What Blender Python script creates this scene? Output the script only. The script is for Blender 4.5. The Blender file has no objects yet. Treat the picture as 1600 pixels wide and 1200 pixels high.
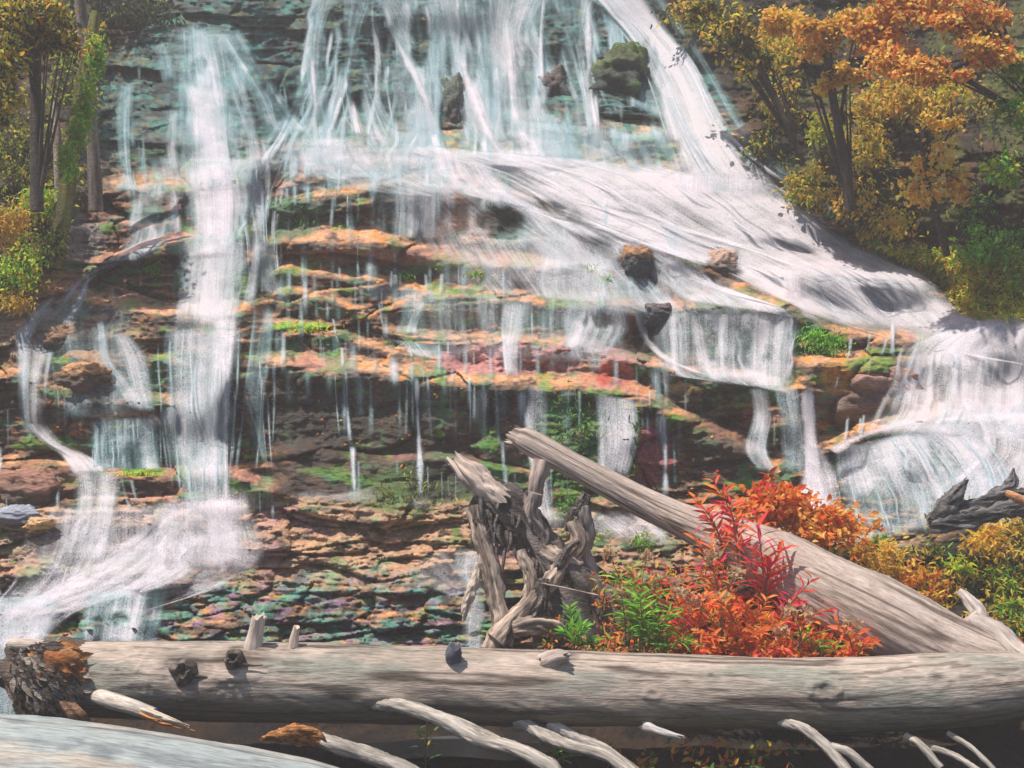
import bpy, math, random
import numpy as np
from mathutils import Vector, noise as mnoise

random.seed(7)
rng = np.random.default_rng(11)
SC = bpy.context.scene
COL = SC.collection
F = 1715.0          # focal length in photograph pixels (1600 wide)
CZ = 2.9            # camera height

# ------------------------------------------------------------------ camera, world, sun, exposure
cam = bpy.data.cameras.new("camera")
cam.sensor_width = 36.0
cam.lens = 36.0 * F / 1600.0
cam.clip_start = 0.05
cam.clip_end = 500
camo = bpy.data.objects.new("camera", cam)
COL.objects.link(camo)
camo.location = (0, 0, CZ)
camo.rotation_euler = (math.radians(90), 0, 0)
SC.camera = camo

SUN_DIR = Vector((-0.34, -0.17, 0.93)).normalized()      # towards the sun
elev = math.asin(SUN_DIR.z)
azim = math.atan2(SUN_DIR.x, SUN_DIR.y)
w = bpy.data.worlds.new("World")
SC.world = w
w.use_nodes = True
nt = w.node_tree
sky = nt.nodes.new("ShaderNodeTexSky")
sky.sky_type = 'NISHITA'
sky.sun_disc = False
sky.sun_elevation = elev
sky.sun_rotation = azim
sky.dust_density = 1.0
nt.links.new(sky.outputs[0], nt.nodes["Background"].inputs[0])
nt.nodes["Background"].inputs[1].default_value = 0.085
sl = bpy.data.lights.new("sun", 'SUN')
sl.energy = 5.0
sl.angle = math.radians(0.6)
sl.color = (1.0, 0.89, 0.77)
so = bpy.data.objects.new("sun", sl)
COL.objects.link(so)
so.rotation_euler = (-SUN_DIR).to_track_quat('-Z', 'Y').to_euler()
so.location = (-5, -5, 20)
SC.view_settings.view_transform = 'Standard'
SC.view_settings.look = 'None'
SC.view_settings.gamma = 1
SC.view_settings.exposure = 0.70
SC.view_settings.use_curve_mapping = False
SC.render.engine = 'CYCLES'
SC.cycles.transparent_max_bounces = 24
SC.cycles.max_bounces = 6
SC.cycles.volume_bounces = 0
SC.cycles.caustics_reflective = False
SC.cycles.caustics_refractive = False

# ------------------------------------------------------------------ numeric helpers
_tab = rng.random((256, 256))
def vn(x, y, s=0):
    x = np.asarray(x, float) + s * 17.31; y = np.asarray(y, float) + s * 9.77
    xi = np.floor(x).astype(int); yi = np.floor(y).astype(int)
    fx = x - xi; fy = y - yi
    fx = fx * fx * (3 - 2 * fx); fy = fy * fy * (3 - 2 * fy)
    a = _tab[xi & 255, yi & 255]; b = _tab[(xi + 1) & 255, yi & 255]
    c = _tab[xi & 255, (yi + 1) & 255]; d = _tab[(xi + 1) & 255, (yi + 1) & 255]
    return (a + (b - a) * fx) * (1 - fy) + (c + (d - c) * fx) * fy
def fbm(x, y, s=0, o=4, g=0.5):
    r = 0; a = 1; t = 0
    for k in range(o):
        r = r + a * vn(x * 2 ** k, y * 2 ** k, s + k * 3); t += a; a *= g
    return r / t
def sst(a, b, x):
    t = np.clip((x - a) / (b - a), 0, 1)
    return t * t * (3 - 2 * t)
def mixc(c0, c1, t):
    t = np.clip(t, 0, 1)[..., None]
    return c0 * (1 - t) + np.asarray(c1, float) * t
def P(px, py, D):
    return Vector(((px - 800) / F * D, D, CZ - (py - 600) / F * D))
def PA(px, py, D):
    px = np.asarray(px, float); py = np.asarray(py, float); D = np.asarray(D, float) + 0 * px
    return np.stack([(px - 800) / F * D, D, CZ - (py - 600) / F * D], -1)
def catmull(pts, n):
    p = np.array(pts, float)
    m = len(p)
    if m == 2:
        t = np.linspace(0, 1, n)[:, None]
        return p[0] * (1 - t) + p[1] * t
    q = np.vstack([2 * p[0] - p[1], p, 2 * p[-1] - p[-2]])
    out = []
    for t in np.linspace(0, m - 1 - 1e-6, n):
        i = int(t); f = t - i
        a, b, c, d = q[i], q[i + 1], q[i + 2], q[i + 3]
        out.append(0.5 * ((2 * b) + (c - a) * f + (2 * a - 5 * b + 4 * c - d) * f ** 2 + (3 * b - a - 3 * c + d) * f ** 3))
    return np.array(out)

# ------------------------------------------------------------------ object helpers
class Geo:
    def __init__(s): s.v = []; s.f = []; s.c = []; s.n = 0; s.uv = []
    def add(s, v, f, c, uv=None):
        v = np.asarray(v, float).reshape(-1, 3); f = np.asarray(f, int)
        c = np.asarray(c, float)
        if c.ndim == 1: c = np.tile(c, (len(v), 1))
        s.v.append(v); s.f.append(f + s.n); s.c.append(c[:, :3]); s.n += len(v)
        s.uv.append(uv if uv is not None else np.zeros((len(v), 2)))
        return s
def mesh_from(name, v, faces, c, uv=None, smooth=True, dens=None):
    """faces: list of int arrays (n,3) or (n,4)"""
    me = bpy.data.meshes.new(name)
    me.vertices.add(len(v)); me.vertices.foreach_set("co", np.asarray(v, np.float32).ravel())
    li = np.concatenate([f.ravel() for f in faces]).astype(np.int32)
    cnt = np.concatenate([np.full(len(f), f.shape[1]) for f in faces]).astype(np.int32)
    st = np.concatenate([[0], np.cumsum(cnt)[:-1]]).astype(np.int32)
    me.loops.add(len(li)); me.loops.foreach_set("vertex_index", li)
    me.polygons.add(len(cnt)); me.polygons.foreach_set("loop_start", st)
    me.polygons.foreach_set("loop_total", cnt)
    me.polygons.foreach_set("use_smooth", np.full(len(cnt), smooth))
    me.update(calc_edges=True)
    a = me.attributes.new("col", 'FLOAT_COLOR', 'POINT')
    cc = np.ones((len(v), 4), np.float32); cc[:, :3] = c
    a.data.foreach_set("color", cc.ravel())
    if dens is not None:
        d = me.attributes.new("dens", 'FLOAT', 'POINT')
        d.data.foreach_set("value", np.asarray(dens, np.float32).ravel())
    if uv is not None:
        u = me.attributes.new("flow", 'FLOAT_VECTOR', 'POINT')
        uu = np.zeros((len(v), 3), np.float32); uu[:, :2] = uv
        u.data.foreach_set("vector", uu.ravel())
    return me
def link(name, me, m, parent=None):
    o = bpy.data.objects.new(name, me)
    if m: me.materials.append(m)
    COL.objects.link(o)
    if parent is not None:
        o.parent = parent
        o.matrix_parent_inverse = parent.matrix_basis.inverted()
    return o
def build(g, name, m, parent=None, smooth=True):
    q = [f for f in g.f if f.shape[1] == 4]; t = [f for f in g.f if f.shape[1] == 3]
    fs = []
    if q: fs.append(np.vstack(q))
    if t: fs.append(np.vstack(t))
    return link(name, mesh_from(name, np.vstack(g.v), fs, np.vstack(g.c), np.vstack(g.uv), smooth), m, parent)
def thing(name, label, cat, loc, group=None):
    o = bpy.data.objects.new(name, None)
    o.empty_display_size = 0.1
    COL.objects.link(o); o.location = loc
    o["label"] = label; o["category"] = cat
    if group: o["group"] = group
    return o
def tag(o, label, cat, group=None):
    o["label"] = label; o["category"] = cat
    if group: o["group"] = group
    return o
def struct(o, kind='structure'):
    o["kind"] = kind; return o

# ------------------------------------------------------------------ materials
def mat(name, rough=0.8, bump=0.3, bscale=(30, 30, 30), bdist=0.01, vary=0.25, spec=0.3, trans=0.0, coat=0.0, flow=False):
    m = bpy.data.materials.new(name); m.use_nodes = True
    n = m.node_tree.nodes; l = m.node_tree.links
    b = n["Principled BSDF"]
    at = n.new("ShaderNodeAttribute"); at.attribute_name = "col"
    if flow:
        tc = n.new("ShaderNodeAttribute"); tc.attribute_name = "flow"; src = tc.outputs["Vector"]
    else:
        tc = n.new("ShaderNodeTexCoord"); src = tc.outputs["Object"]
    mp = n.new("ShaderNodeMapping"); mp.inputs["Scale"].default_value = bscale
    l.new(src, mp.inputs[0])
    no = n.new("ShaderNodeTexNoise"); no.inputs["Scale"].default_value = 1; no.inputs["Detail"].default_value = 6
    no.inputs["Roughness"].default_value = 0.65
    l.new(mp.outputs[0], no.inputs["Vector"])
    mr = n.new("ShaderNodeMapRange"); mr.inputs[1].default_value = 0.3; mr.inputs[2].default_value = 0.7
    mr.inputs[3].default_value = 1 - vary; mr.inputs[4].default_value = 1 + vary
    l.new(no.outputs[0], mr.inputs[0])
    mx = n.new("ShaderNodeVectorMath"); mx.operation = 'SCALE'
    l.new(at.outputs["Color"], mx.inputs[0]); l.new(mr.outputs[0], mx.inputs["Scale"])
    l.new(mx.outputs[0], b.inputs["Base Color"])
    b.inputs["Roughness"].default_value = rough
    b.inputs["Specular IOR Level"].default_value = spec
    b.inputs["Coat Weight"].default_value = coat
    b.inputs["Coat Roughness"].default_value = 0.35
    if bump > 0:
        bp = n.new("ShaderNodeBump"); bp.inputs["Strength"].default_value = bump; bp.inputs["Distance"].default_value = bdist
        l.new(no.outputs[0], bp.inputs["Height"]); l.new(bp.outputs[0], b.inputs["Normal"])
    if trans > 0:
        tr = n.new("ShaderNodeBsdfTranslucent"); l.new(mx.outputs[0], tr.inputs[0])
        ms = n.new("ShaderNodeMixShader"); ms.inputs[0].default_value = trans
        l.new(b.outputs[0], ms.inputs[1]); l.new(tr.outputs[0], ms.inputs[2])
        l.new(ms.outputs[0], n["Material Output"].inputs[0])
    return m
M_ROCK = mat("wet_rock", rough=0.5, bump=1.0, bscale=(14, 14, 45), bdist=0.03, vary=0.5, spec=0.3)
M_SOIL = mat("soil", rough=0.9, bump=0.8, bscale=(20, 20, 20), bdist=0.03, vary=0.4)
M_LEAF = mat("leaf", rough=0.6, bump=0, bscale=(60, 60, 60), vary=0.15, trans=0.5)
M_WOOD = mat("weathered_wood", rough=0.85, bump=0.9, bscale=(9, 70, 1), bdist=0.012, vary=0.4, flow=True, spec=.15)
M_BARK = mat("dark_bark", rough=0.85, bump=1.0, bscale=(25, 25, 60), bdist=0.03, vary=0.5)
M_STEM = mat("stem", rough=0.8, bump=0)
M_MOSS = mat("moss", rough=0.95, bump=0.6, bscale=(60, 60, 60), bdist=0.01, vary=0.5)

def water_mat():
    m = bpy.data.materials.new("falling_water"); m.use_nodes = True
    n = m.node_tree.nodes; l = m.node_tree.links
    b = n["Principled BSDF"]
    fl = n.new("ShaderNodeAttribute"); fl.attribute_name = "flow"
    de = n.new("ShaderNodeAttribute"); de.attribute_name = "dens"
    def nz(sc, det):
        mp = n.new("ShaderNodeMapping"); mp.inputs["Scale"].default_value = sc
        l.new(fl.outputs["Vector"], mp.inputs[0])
        no = n.new("ShaderNodeTexNoise"); no.inputs["Scale"].default_value = 1; no.inputs["Detail"].default_value = det
        no.inputs["Roughness"].default_value = 0.6
        l.new(mp.outputs[0], no.inputs["Vector"]); return no.outputs[0]
    a = nz((62, 1.3, 1), 4); c = nz((19, 0.7, 1), 3)
    def math_(op, x, y, cl=False):
        k = n.new("ShaderNodeMath"); k.operation = op; k.use_clamp = cl
        for i, z in enumerate((x, y)):
            if isinstance(z, (int, float)): k.inputs[i].default_value = z
            else: l.new(z, k.inputs[i])
        return k.outputs[0]
    s = math_('ADD', math_('MULTIPLY', a, 0.55), math_('MULTIPLY', c, 0.45))       # about 0.5
    s = math_('MULTIPLY', math_('SUBTRACT', s, 0.5), 1.7)                             # -1..1
    d = de.outputs["Fac"]
    tc = n.new("ShaderNodeTexCoord"); g1 = n.new("ShaderNodeTexNoise"); g1.inputs["Scale"].default_value = 75; g1.inputs["Detail"].default_value = 2
    l.new(tc.outputs["Object"], g1.inputs["Vector"])
    s = math_('ADD', s, math_('MULTIPLY', math_('SUBTRACT', g1.outputs[0], 0.5), 1.3))        # spray grain
    # streaks are strongest where water is thin
    thin = math_('SUBTRACT', 1.12, d)
    al = math_('ADD', d, math_('MULTIPLY', math_('MULTIPLY', s, thin), math_('MULTIPLY', d, 2.2)))
    al = math_('MINIMUM', math_('MAXIMUM', al, 0.0), 0.97)
    at = n.new("ShaderNodeAttribute"); at.attribute_name = "col"
    gm = n.new("ShaderNodeMapRange"); gm.inputs[1].default_value = .3; gm.inputs[2].default_value = .7; gm.inputs[3].default_value = .84; gm.inputs[4].default_value = 1.12
    l.new(g1.outputs[0], gm.inputs[0]); gs = n.new("ShaderNodeVectorMath"); gs.operation = 'SCALE'
    l.new(at.outputs["Color"], gs.inputs[0]); l.new(gm.outputs[0], gs.inputs["Scale"])
    l.new(gs.outputs[0], b.inputs["Base Color"])
    b.inputs["Roughness"].default_value = 0.7; b.inputs["Specular IOR Level"].default_value = 0.2
    # drops scatter light to all sides: soften the surface normal towards the vertical
    ge = n.new("ShaderNodeNewGeometry"); va = n.new("ShaderNodeVectorMath"); va.operation = 'ADD'; va.inputs[1].default_value = (-.2, -.5, 2.4)
    l.new(ge.outputs["Normal"], va.inputs[0]); vb = n.new("ShaderNodeVectorMath"); vb.operation = 'NORMALIZE'; l.new(va.outputs[0], vb.inputs[0])
    l.new(vb.outputs[0], b.inputs["Normal"])
    tr = n.new("ShaderNodeBsdfTranslucent"); l.new(at.outputs["Color"], tr.inputs[0])
    m1 = n.new("ShaderNodeMixShader"); m1.inputs[0].default_value = 0.35
    l.new(b.outputs[0], m1.inputs[1]); l.new(tr.outputs[0], m1.inputs[2])
    tp = n.new("ShaderNodeBsdfTransparent")
    m2 = n.new("ShaderNodeMixShader"); l.new(al, m2.inputs[0])
    l.new(tp.outputs[0], m2.inputs[1]); l.new(m1.outputs[0], m2.inputs[2])
    l.new(m2.outputs[0], n["Material Output"].inputs[0])
    return m
M_WATER = water_mat()

# ------------------------------------------------------------------ terrain
def axis(lo, a, b, hi, step, grow=1.12):
    mid = list(np.arange(a, b + 1, step))
    r = [b]; s = step
    while r[-1] < hi: s *= grow; r.append(r[-1] + s)
    q = [a]; s = step
    while q[-1] > lo: s *= grow; q.append(q[-1] - s)
    return np.array(q[::-1][:-1] + mid + r[1:], float)
US = axis(-1400, -60, 1660, 3000, 2.0)
VS = axis(-700, -30, 1230, 2400, 2.0)
U, V = np.meshgrid(US, VS)                 # V rows top -> bottom

# base depth per row
bv = [-700, -250, 0, 120, 240, 400, 570, 790, 1000, 1130, 1200, 1300, 1600, 2400]
flat = lambda v: 2.6 * F / (v - 600)
bd = [30, 19, 16.6, 15.6, 14.0, 12.6, 11.5, 10.9, 8.9, 8.2, flat(1200), flat(1300), flat(1600), flat(2400)]
D = np.interp(V, bv, bd)
# smooth corners
k = np.ones(31) / 31
D = np.apply_along_axis(lambda c: np.convolve(np.pad(c, 15, mode='edge'), k, 'valid'), 0, D)

# ledges: a line (px,py), the step in metres from the face below to the back of the shelf, thickness of the shelf in px
LEDGES = [
 ([(100,452),(180,478),(250,486),(320,492),(400,476)], .45, 10),
 ([(120,425),(180,400),(270,378),(330,365),(400,362)], .35, 9),
 ([(150,640),(200,625),(270,640),(330,650)], .28, 12),
 ([(-40,590),(30,585),(70,600),(120,640)], .3, 12),
 ([(-40,735),(40,722),(110,730),(200,742),(280,742),(350,735),(430,768)], .35, 9),
 ([(60,560),(110,548),(170,570)], .2, 10),
 ([(400,508),(450,512),(520,520),(600,548),(680,566),(760,588)], .28, 9),
 ([(400,560),(440,566),(500,578),(560,578),(640,586),(740,600),(820,602),(900,598),(960,610),(1010,625),(1070,655),(1150,690),(1210,735)], .5, 12),
 ([(420,708),(480,702),(530,706),(600,718),(680,716),(740,722),(830,738),(860,740)], .16, 6),
 ([(590,488),(640,470),(700,464),(780,466),(850,472),(930,472),(1000,480),(1060,490)], .36, 10),
 ([(600,522),(680,528),(760,536),(830,532),(900,540),(960,556),(1040,572)], .3, 9),
 ([(390,398),(430,376),(520,370),(600,378),(680,396),(760,412),(840,418),(900,420),(960,430)], .42, 11),
 ([(400,345),(430,300),(480,270),(540,262),(610,266),(680,275),(750,290),(830,318)], .38, 13),
 ([(440,318),(520,304),(560,298),(620,286),(690,292),(740,304),(800,322),(860,345)], .25, 7),
 ([(390,430),(450,420),(520,432),(600,440),(680,456),(760,462)], .22, 7),
 ([(400,470),(450,455),(520,470),(590,500)], .2, 7),
 ([(150,300),(230,285),(300,290),(380,270),(430,245)], .35, 12),
 ([(180,345),(240,350),(300,345)], .2, 8),
 ([(430,235),(520,215),(600,225),(700,240),(800,250),(900,270),(1000,290),(1080,300)], .6, 22),
 ([(740,180),(820,185),(900,190),(960,195),(1060,215)], .2, 7),
 ([(380,110),(430,100),(470,120)], .3, 10),
 ([(960,385),(1000,378),(1040,395),(1100,415),(1180,460)], .35, 10),
 ([(1060,482),(1150,470),(1240,482),(1300,515),(1400,528),(1480,520),(1560,505),(1660,500)], .5, 12),
 ([(1180,425),(1260,428),(1340,430),(1420,438),(1490,470)], .4, 10),
 ([(990,556),(1060,578),(1140,585),(1230,612),(1260,600)], .4, 10),
 ([(1240,575),(1300,568),(1380,560),(1440,556),(1520,560)], .3, 9),
 ([(1280,705),(1350,674),(1430,655),(1520,648),(1660,660)], .45, 12),
 ([(1000,790),(1100,800),(1200,800)], .2, 14),
]
def line_y(pts, u):
    x = [p[0] for p in pts]; y = [p[1] for p in pts]
    return np.interp(u, x, y), x[0], x[-1]
dv = np.gradient(VS)[:, None]
G = np.zeros_like(D); WOB = 11 * (fbm(U / 70, V / 90, 40, 4) - .5)
face_dark = np.zeros_like(D); shelf = np.zeros_like(D)
for pts, gain, t in LEDGES:
    ly, x0, x1 = line_y(pts, U)
    fade = sst(x0 - 25, x0 + 35, U) * (1 - sst(x1 - 35, x1 + 25, U))
    d = V + WOB - (ly - t * 0.8)                     # shelf centre a little above the lip
    band = np.exp(-(d / t) ** 2)
    under = np.exp(-((d - t * 2.2) / (t * 1.1)) ** 2)
    G += fade * gain * 1.75 * (band - 0.15 * under) / (t * 1.77)
    shelf = np.maximum(shelf, band * fade); face_dark = np.maximum(face_dark, under * fade)
# integrate upwards; leak slowly so that the steps give relief and the base keeps the overall slope
stp = np.zeros_like(D)
acc = np.zeros(len(US))
for r in range(len(VS) - 2, -1, -1):
    acc = acc * (1 - 0.0058 * dv[r, 0]) + G[r] * dv[r, 0]
    stp[r] = acc
D += stp - 0.25 * sst(1000, 800, V) * sst(0, 300, V)
# blocks and strata
inbed = sst(770, 800, V) * (1 - sst(990, 1060, V))
ground = sst(1010, 1090, V)
def terr(per, amp, us, s, sharp=0.75):
    t = V / per + 2.2 * fbm(U / us, V / (us * .6), s, 4) + 0.35 * vn(U / (us * .2), V / (us * .12), s + 5)
    fr = t - np.floor(t); k = np.floor(t)
    prof = np.where(fr < sharp, fr / sharp * 0.25, 0.25 + (fr - sharp) / (1 - sharp) * 0.75)   # downwards: face then lip
    m = vn(U / us + k * 3.1, k * 7.7, s + 9)
    return -(prof - 0.5) * amp * (0.3 + 1.4 * m)
face_main = sst(415, 440, U) * (1 - sst(700, 1000, U)) * sst(590, 610, V) * (1 - sst(770, 790, V))
rough = 1 - 0.65 * face_main
D += 0.55 * (fbm(U / 260, V / 170, 1, 3) - .5) * (1 - ground)
def cells(sx, sy, off, tilt, s, warp=.35):
    x = U / sx + warp * (fbm(U / sx * .8, V / sy * .8, s, 3) - .5) * 2; y = V / sy + (U / sx) * .12 + warp * (fbm(U / sx * .8 + 9, V / sy * .8, s + 1, 3) - .5) * 2
    xi = np.floor(x).astype(int); yi = np.floor(y).astype(int)
    best = np.full(U.shape, 9.0); sec = best.copy(); out = np.zeros(U.shape)
    for a in (-1, 0, 1):
        for b in (-1, 0, 1):
            i = xi + a; j = yi + b
            cx = i + .15 + .7 * _tab[(i + s * 13) & 255, (j + s * 7) & 255]; cy = j + .15 + .7 * _tab[(i + s * 5 + 31) & 255, (j + s * 3 + 77) & 255]
            d = (x - cx) ** 2 + (y - cy) ** 2
            o_ = off * (_tab[(i + 91) & 255, (j + 17 + s) & 255] - .5) * 2
            tx_ = tilt * (_tab[(i + 11) & 255, (j + 57 + s) & 255] - .5) * 2; ty_ = -tilt * (.2 + 1.2 * _tab[(i + 41) & 255, (j + 87 + s) & 255])
            val = o_ + tx_ * (x - cx) + ty_ * (y - cy)
            w1 = d < best
            sec = np.where(w1, best, np.minimum(sec, d)); out = np.where(w1, val, out); best = np.where(w1, d, best)
    crack = np.exp(-((np.sqrt(sec) - np.sqrt(best)) / .10) ** 2)
    return out + off * .5 * crack
zone = sst(.42, .6, fbm(U / 150, V / 60, 33, 3))
D += rough * (1 - ground) * (zone * .5 * terr(34, .10, 260, 2) + (.08 + .5 * zone) * terr(15, .04, 150, 6) + .6 * zone * terr(7.5, .02, 70, 12))
D += (1 - ground) * (.35 + .65 * rough) * (cells(150, 60, .12, .10, 3) + .8 * cells(46, 20, .03, .035, 8) * (.3 + .7 * zone) + .9 * cells(17, 8, .012, .018, 14))
D += 0.18 * inbed * (fbm(U / 55, V / 22, 21, 4) - .5) + inbed * (cells(95, 30, .09, .10, 25) + cells(34, 12, .03, .04, 21) * sst(.35, .6, fbm(U / 70, V / 40, 27, 2)) + .035 * terr(11, 1.0, 90, 31))
ridge = 1 - np.abs(2 * fbm(U / 80, V / 40, 51, 4) - 1)
D -= 0.22 * (ridge - .8) * rough * (1 - ground)
D += 0.05 * (fbm(U / 9, V / 7, 61, 3) - .5) * rough
D += ground * .15 * (fbm(U / 90, V / 40, 71, 4) - .5)
# the banks
def right_edge(v): return np.interp(v, [-700, 0, 60, 160, 260, 300, 385, 440, 490, 520, 2400], [950, 1000, 1060, 1125, 1180, 1240, 1375, 1475, 1500, 1640, 2600])
def left_edge(v): return np.interp(v, [-700, 0, 100, 300, 370, 420, 470, 500, 2400], [330, 270, 175, 130, 110, 60, 20, -60, -900])
wob = 26 * (fbm(U / 50, V / 50, 81, 3) - .5)
RB = sst(-6, 30, U + wob - right_edge(V)); LB = sst(-6, 30, left_edge(V) - U + wob)
RB2 = np.clip((U - right_edge(V)) / 300, 0, 3) * (1 - sst(500, 640, V)); LB2 = np.clip((left_edge(V) - U) / 220, 0, 4)
RB2 = np.minimum(RB2, 1.6); LB2 = np.minimum(LB2, 1.6) * (1 - sst(330, 480, V))
D -= 0.9 * RB2 + RB * .15 * sst(430, 200, V) ; D -= .55 * LB2
D += .45 * RB * (fbm(U / 60, V / 80, 85, 4) - .5) + .5 * LB * (fbm(U / 60, V / 80, 86, 4) - .5)
# lower right bank rises beside the fallen trunk
lr_edge = np.interp(U, [1080, 1180, 1330, 1400, 1470, 1600, 2400], [1090, 850, 845, 850, 830, 765, 640])
RB3 = sst(-8, 22, V - lr_edge) * sst(1120, 1220, U + (V - 850) * .1) * (1 - sst(1030, 1090, V))
D -= .35 * RB3 * sst(0, 160, V - lr_edge) + .35 * RB3
D += .3 * RB3 * (fbm(U / 40, V / 40, 88, 4) - .5)
# bump carrying the planted patch behind the log
PB = np.exp(-(((U - 1080) / 210) ** 4)) * sst(850, 960, V) * (1 - sst(1040, 1100, V))
D -= .15 * PB
D = np.clip(D, 2.0, 60)

# colours of the rock (albedo)
dDv = -np.gradient(D, axis=0) / dv                       # >0: leans back (a shelf)
flatness = np.clip((dDv - .004) * 32, 0, 1)
n1 = fbm(U / 60, V / 22, 101, 5); n2 = fbm(U / 22, V / 9, 111, 4); n3 = fbm(U / 150, V / 90, 121, 3); n4 = fbm(U / 6, V / 3.5, 131, 3)
C = np.zeros(U.shape + (3,)) + np.array([.042, .029, .022])
C = mixc(C, [.085, .06, .045], sst(.45, .65, n1))
C = mixc(C, [.66, .36, .20], .95 * flatness * sst(.25, .52, n2 * .6 + n4 * .4) * (1 - .85 * face_main))
C = mixc(C, [.64, .24, .04], .9 * (1 - .6 * face_main) *  sst(.52, .64, n2) * sst(.45, .6, n4) * (0.3 + .7 * flatness))
C = mixc(C, [.40, .18, .17], .55 * sst(.55, .7, n3) * flatness)
C = mixc(C, [.05, .20, .09], .6 * sst(.57, .67, fbm(U / 34, V / 16, 141, 4)))
C = mixc(C, [.12, .28, .03], .6 * sst(.63, .7, fbm(U / 40, V / 20, 151, 4)) )
# upper, shaded part of the falls: blue-green wet rock
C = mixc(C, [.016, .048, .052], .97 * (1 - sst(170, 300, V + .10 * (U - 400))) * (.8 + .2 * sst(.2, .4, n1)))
C = mixc(C, [.04, .15, .15], (.25 + .45 * sst(330, 480, U)) * (1 - sst(200, 320, V)) * flatness * sst(.5, .6, n2))
# teal, mauve and slate pieces of the lower stream bed
C = mixc(C, [.46, .32, .22], .55 * inbed * sst(.3, .5, n2) * (1 - sst(880, 960, V)))
tb = sst(860, 930, V) * (1 - sst(1000, 1030, V)) * (1 - sst(760, 860, U))
C = mixc(C, [.06, .28, .24], .65 * tb * sst(.45, .6, fbm(U / 26, V / 12, 161, 4)))
C = mixc(C, [.22, .14, .25], .6 * tb * sst(.55, .65, fbm(U / 26, V / 12, 171, 4)))
C = mixc(C, [.03, .03, .03], .7 * tb * sst(.55, .66, fbm(U / 16, V / 6, 176, 4)))
ub = sst(770, 800, V) * (1 - sst(880, 930, V)) * sst(390, 430, U) * (1 - sst(760, 860, U))
C = mixc(C, [.46, .26, .15], .6 * ub * sst(.4, .6, n2)); C = mixc(C, [.35, .17, .22], .6 * ub * sst(.5, .62, n3) * sst(.4, .55, n1))
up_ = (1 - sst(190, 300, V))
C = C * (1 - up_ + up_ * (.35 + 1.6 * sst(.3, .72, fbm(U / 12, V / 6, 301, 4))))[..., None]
D = D + .10 * up_ * (fbm(U / 20, V / 11, 305, 4) - .5)
C = mixc(C, [.05, .24, .20], .6 * up_ * sst(.56, .66, fbm(U / 16, V / 8, 309, 4)))
C = mixc(C, [.16, .17, .06], .5 * up_ * sst(.60, .7, fbm(U / 22, V / 9, 315, 4)))
def blob(cx, cy, rx, ry, col, k=1.0, s=0, nz=.5):
    global C
    q = ((U - cx) / rx) ** 2 + ((V - cy) / ry) ** 2 + nz * 2 * (fbm(U / 22, V / 14, 200 + s, 3) - .5)
    C = mixc(C, col, k * (1 - sst(.55, 1.1, q)))
blob(690, 340, 30, 48, [.42, .14, .10], .9, 1); blob(715, 345, 34, 45, [.42, .22, .14], .8, 2)
blob(790, 562, 115, 26, [.45, .20, .20], .9, 3); blob(900, 560, 100, 24, [.42, .20, .19], .7, 4)
blob(945, 585, 14, 20, [.48, .10, .07], .9, 5, .2); blob(975, 585, 16, 18, [.42, .14, .12], .7, 6)
blob(1020, 710, 32, 60, [.30, .07, .10], .8, 7); blob(1190, 650, 40, 24, [.35, .13, .10], .7, 8)
blob(790, 340, 55, 30, [.03, .028, .025], .9, 9, .3)
blob(450, 340, 60, 36, [.05, .14, .07], .75, 10); blob(640, 765, 90, 45, [.07, .15, .03], .6, 11); blob(770, 760, 60, 40, [.06, .15, .04], .6, 12)
blob(890, 680, 60, 80, [.06, .20, .06], .6, 13); blob(500, 660, 90, 70, [.040, .032, .027], .85, 14, .4)
blob(620, 660, 60, 50, [.055, .045, .03], .7, 15); blob(690, 750, 60, 34, [.028, .026, .022], .8, 16)
blob(1120, 690, 90, 50, [.06, .045, .035], .6, 17); blob(225, 735, 40, 10, [.16, .34, .04], .9, 18)
blob(470, 510, 50, 8, [.20, .38, .04], .9, 19); blob(160, 530, 60, 40, [.40, .22, .12], .6, 20)
blob(190, 645, 60, 14, [.50, .32, .25], .8, 21); blob(200, 700, 70, 35, [.05, .13, .17], .7, 22)
blob(40, 510, 60, 60, [.48, .33, .25], .6, 23); blob(60, 750, 70, 40, [.24, .12, .07], .6, 24)
blob(60, 450, 90, 35, [.40, .18, .08], .7, 25); blob(120, 380, 50, 40, [.18, .17, .18], .7, 26)
blob(1370, 610, 70, 30, [.33, .19, .16], .8, 27); blob(1310, 590, 30, 26, [.50, .24, .05], .8, 28)
blob(640, 400, 240, 14, [.38, .17, .13], .5, 29); blob(960, 500, 60, 16, [.40, .22, .18], .6, 30)
SOILC = mixc(np.zeros_like(C) + np.array([.022, .017, .014]), [.07, .042, .024], sst(.45, .62, n1))
MOSSC = mixc(SOILC, [.07, .08, .02], .7 * sst(.5, .62, fbm(U / 40, V / 50, 191, 4)))
C = C * (1 - RB[..., None]) + MOSSC * RB[..., None]
C = C * (1 - LB[..., None]) + MOSSC * LB[..., None]
sm = np.clip(RB3 + PB + ground, 0, 1)[..., None]
C = C * (1 - sm) + SOILC * sm
C = C * (1 - .65 * (ground * (1 - sst(1230, 1300, V)))[..., None])  # shadow under the log painted into the ground colour
C = np.clip(C, .006, .8)

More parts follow.
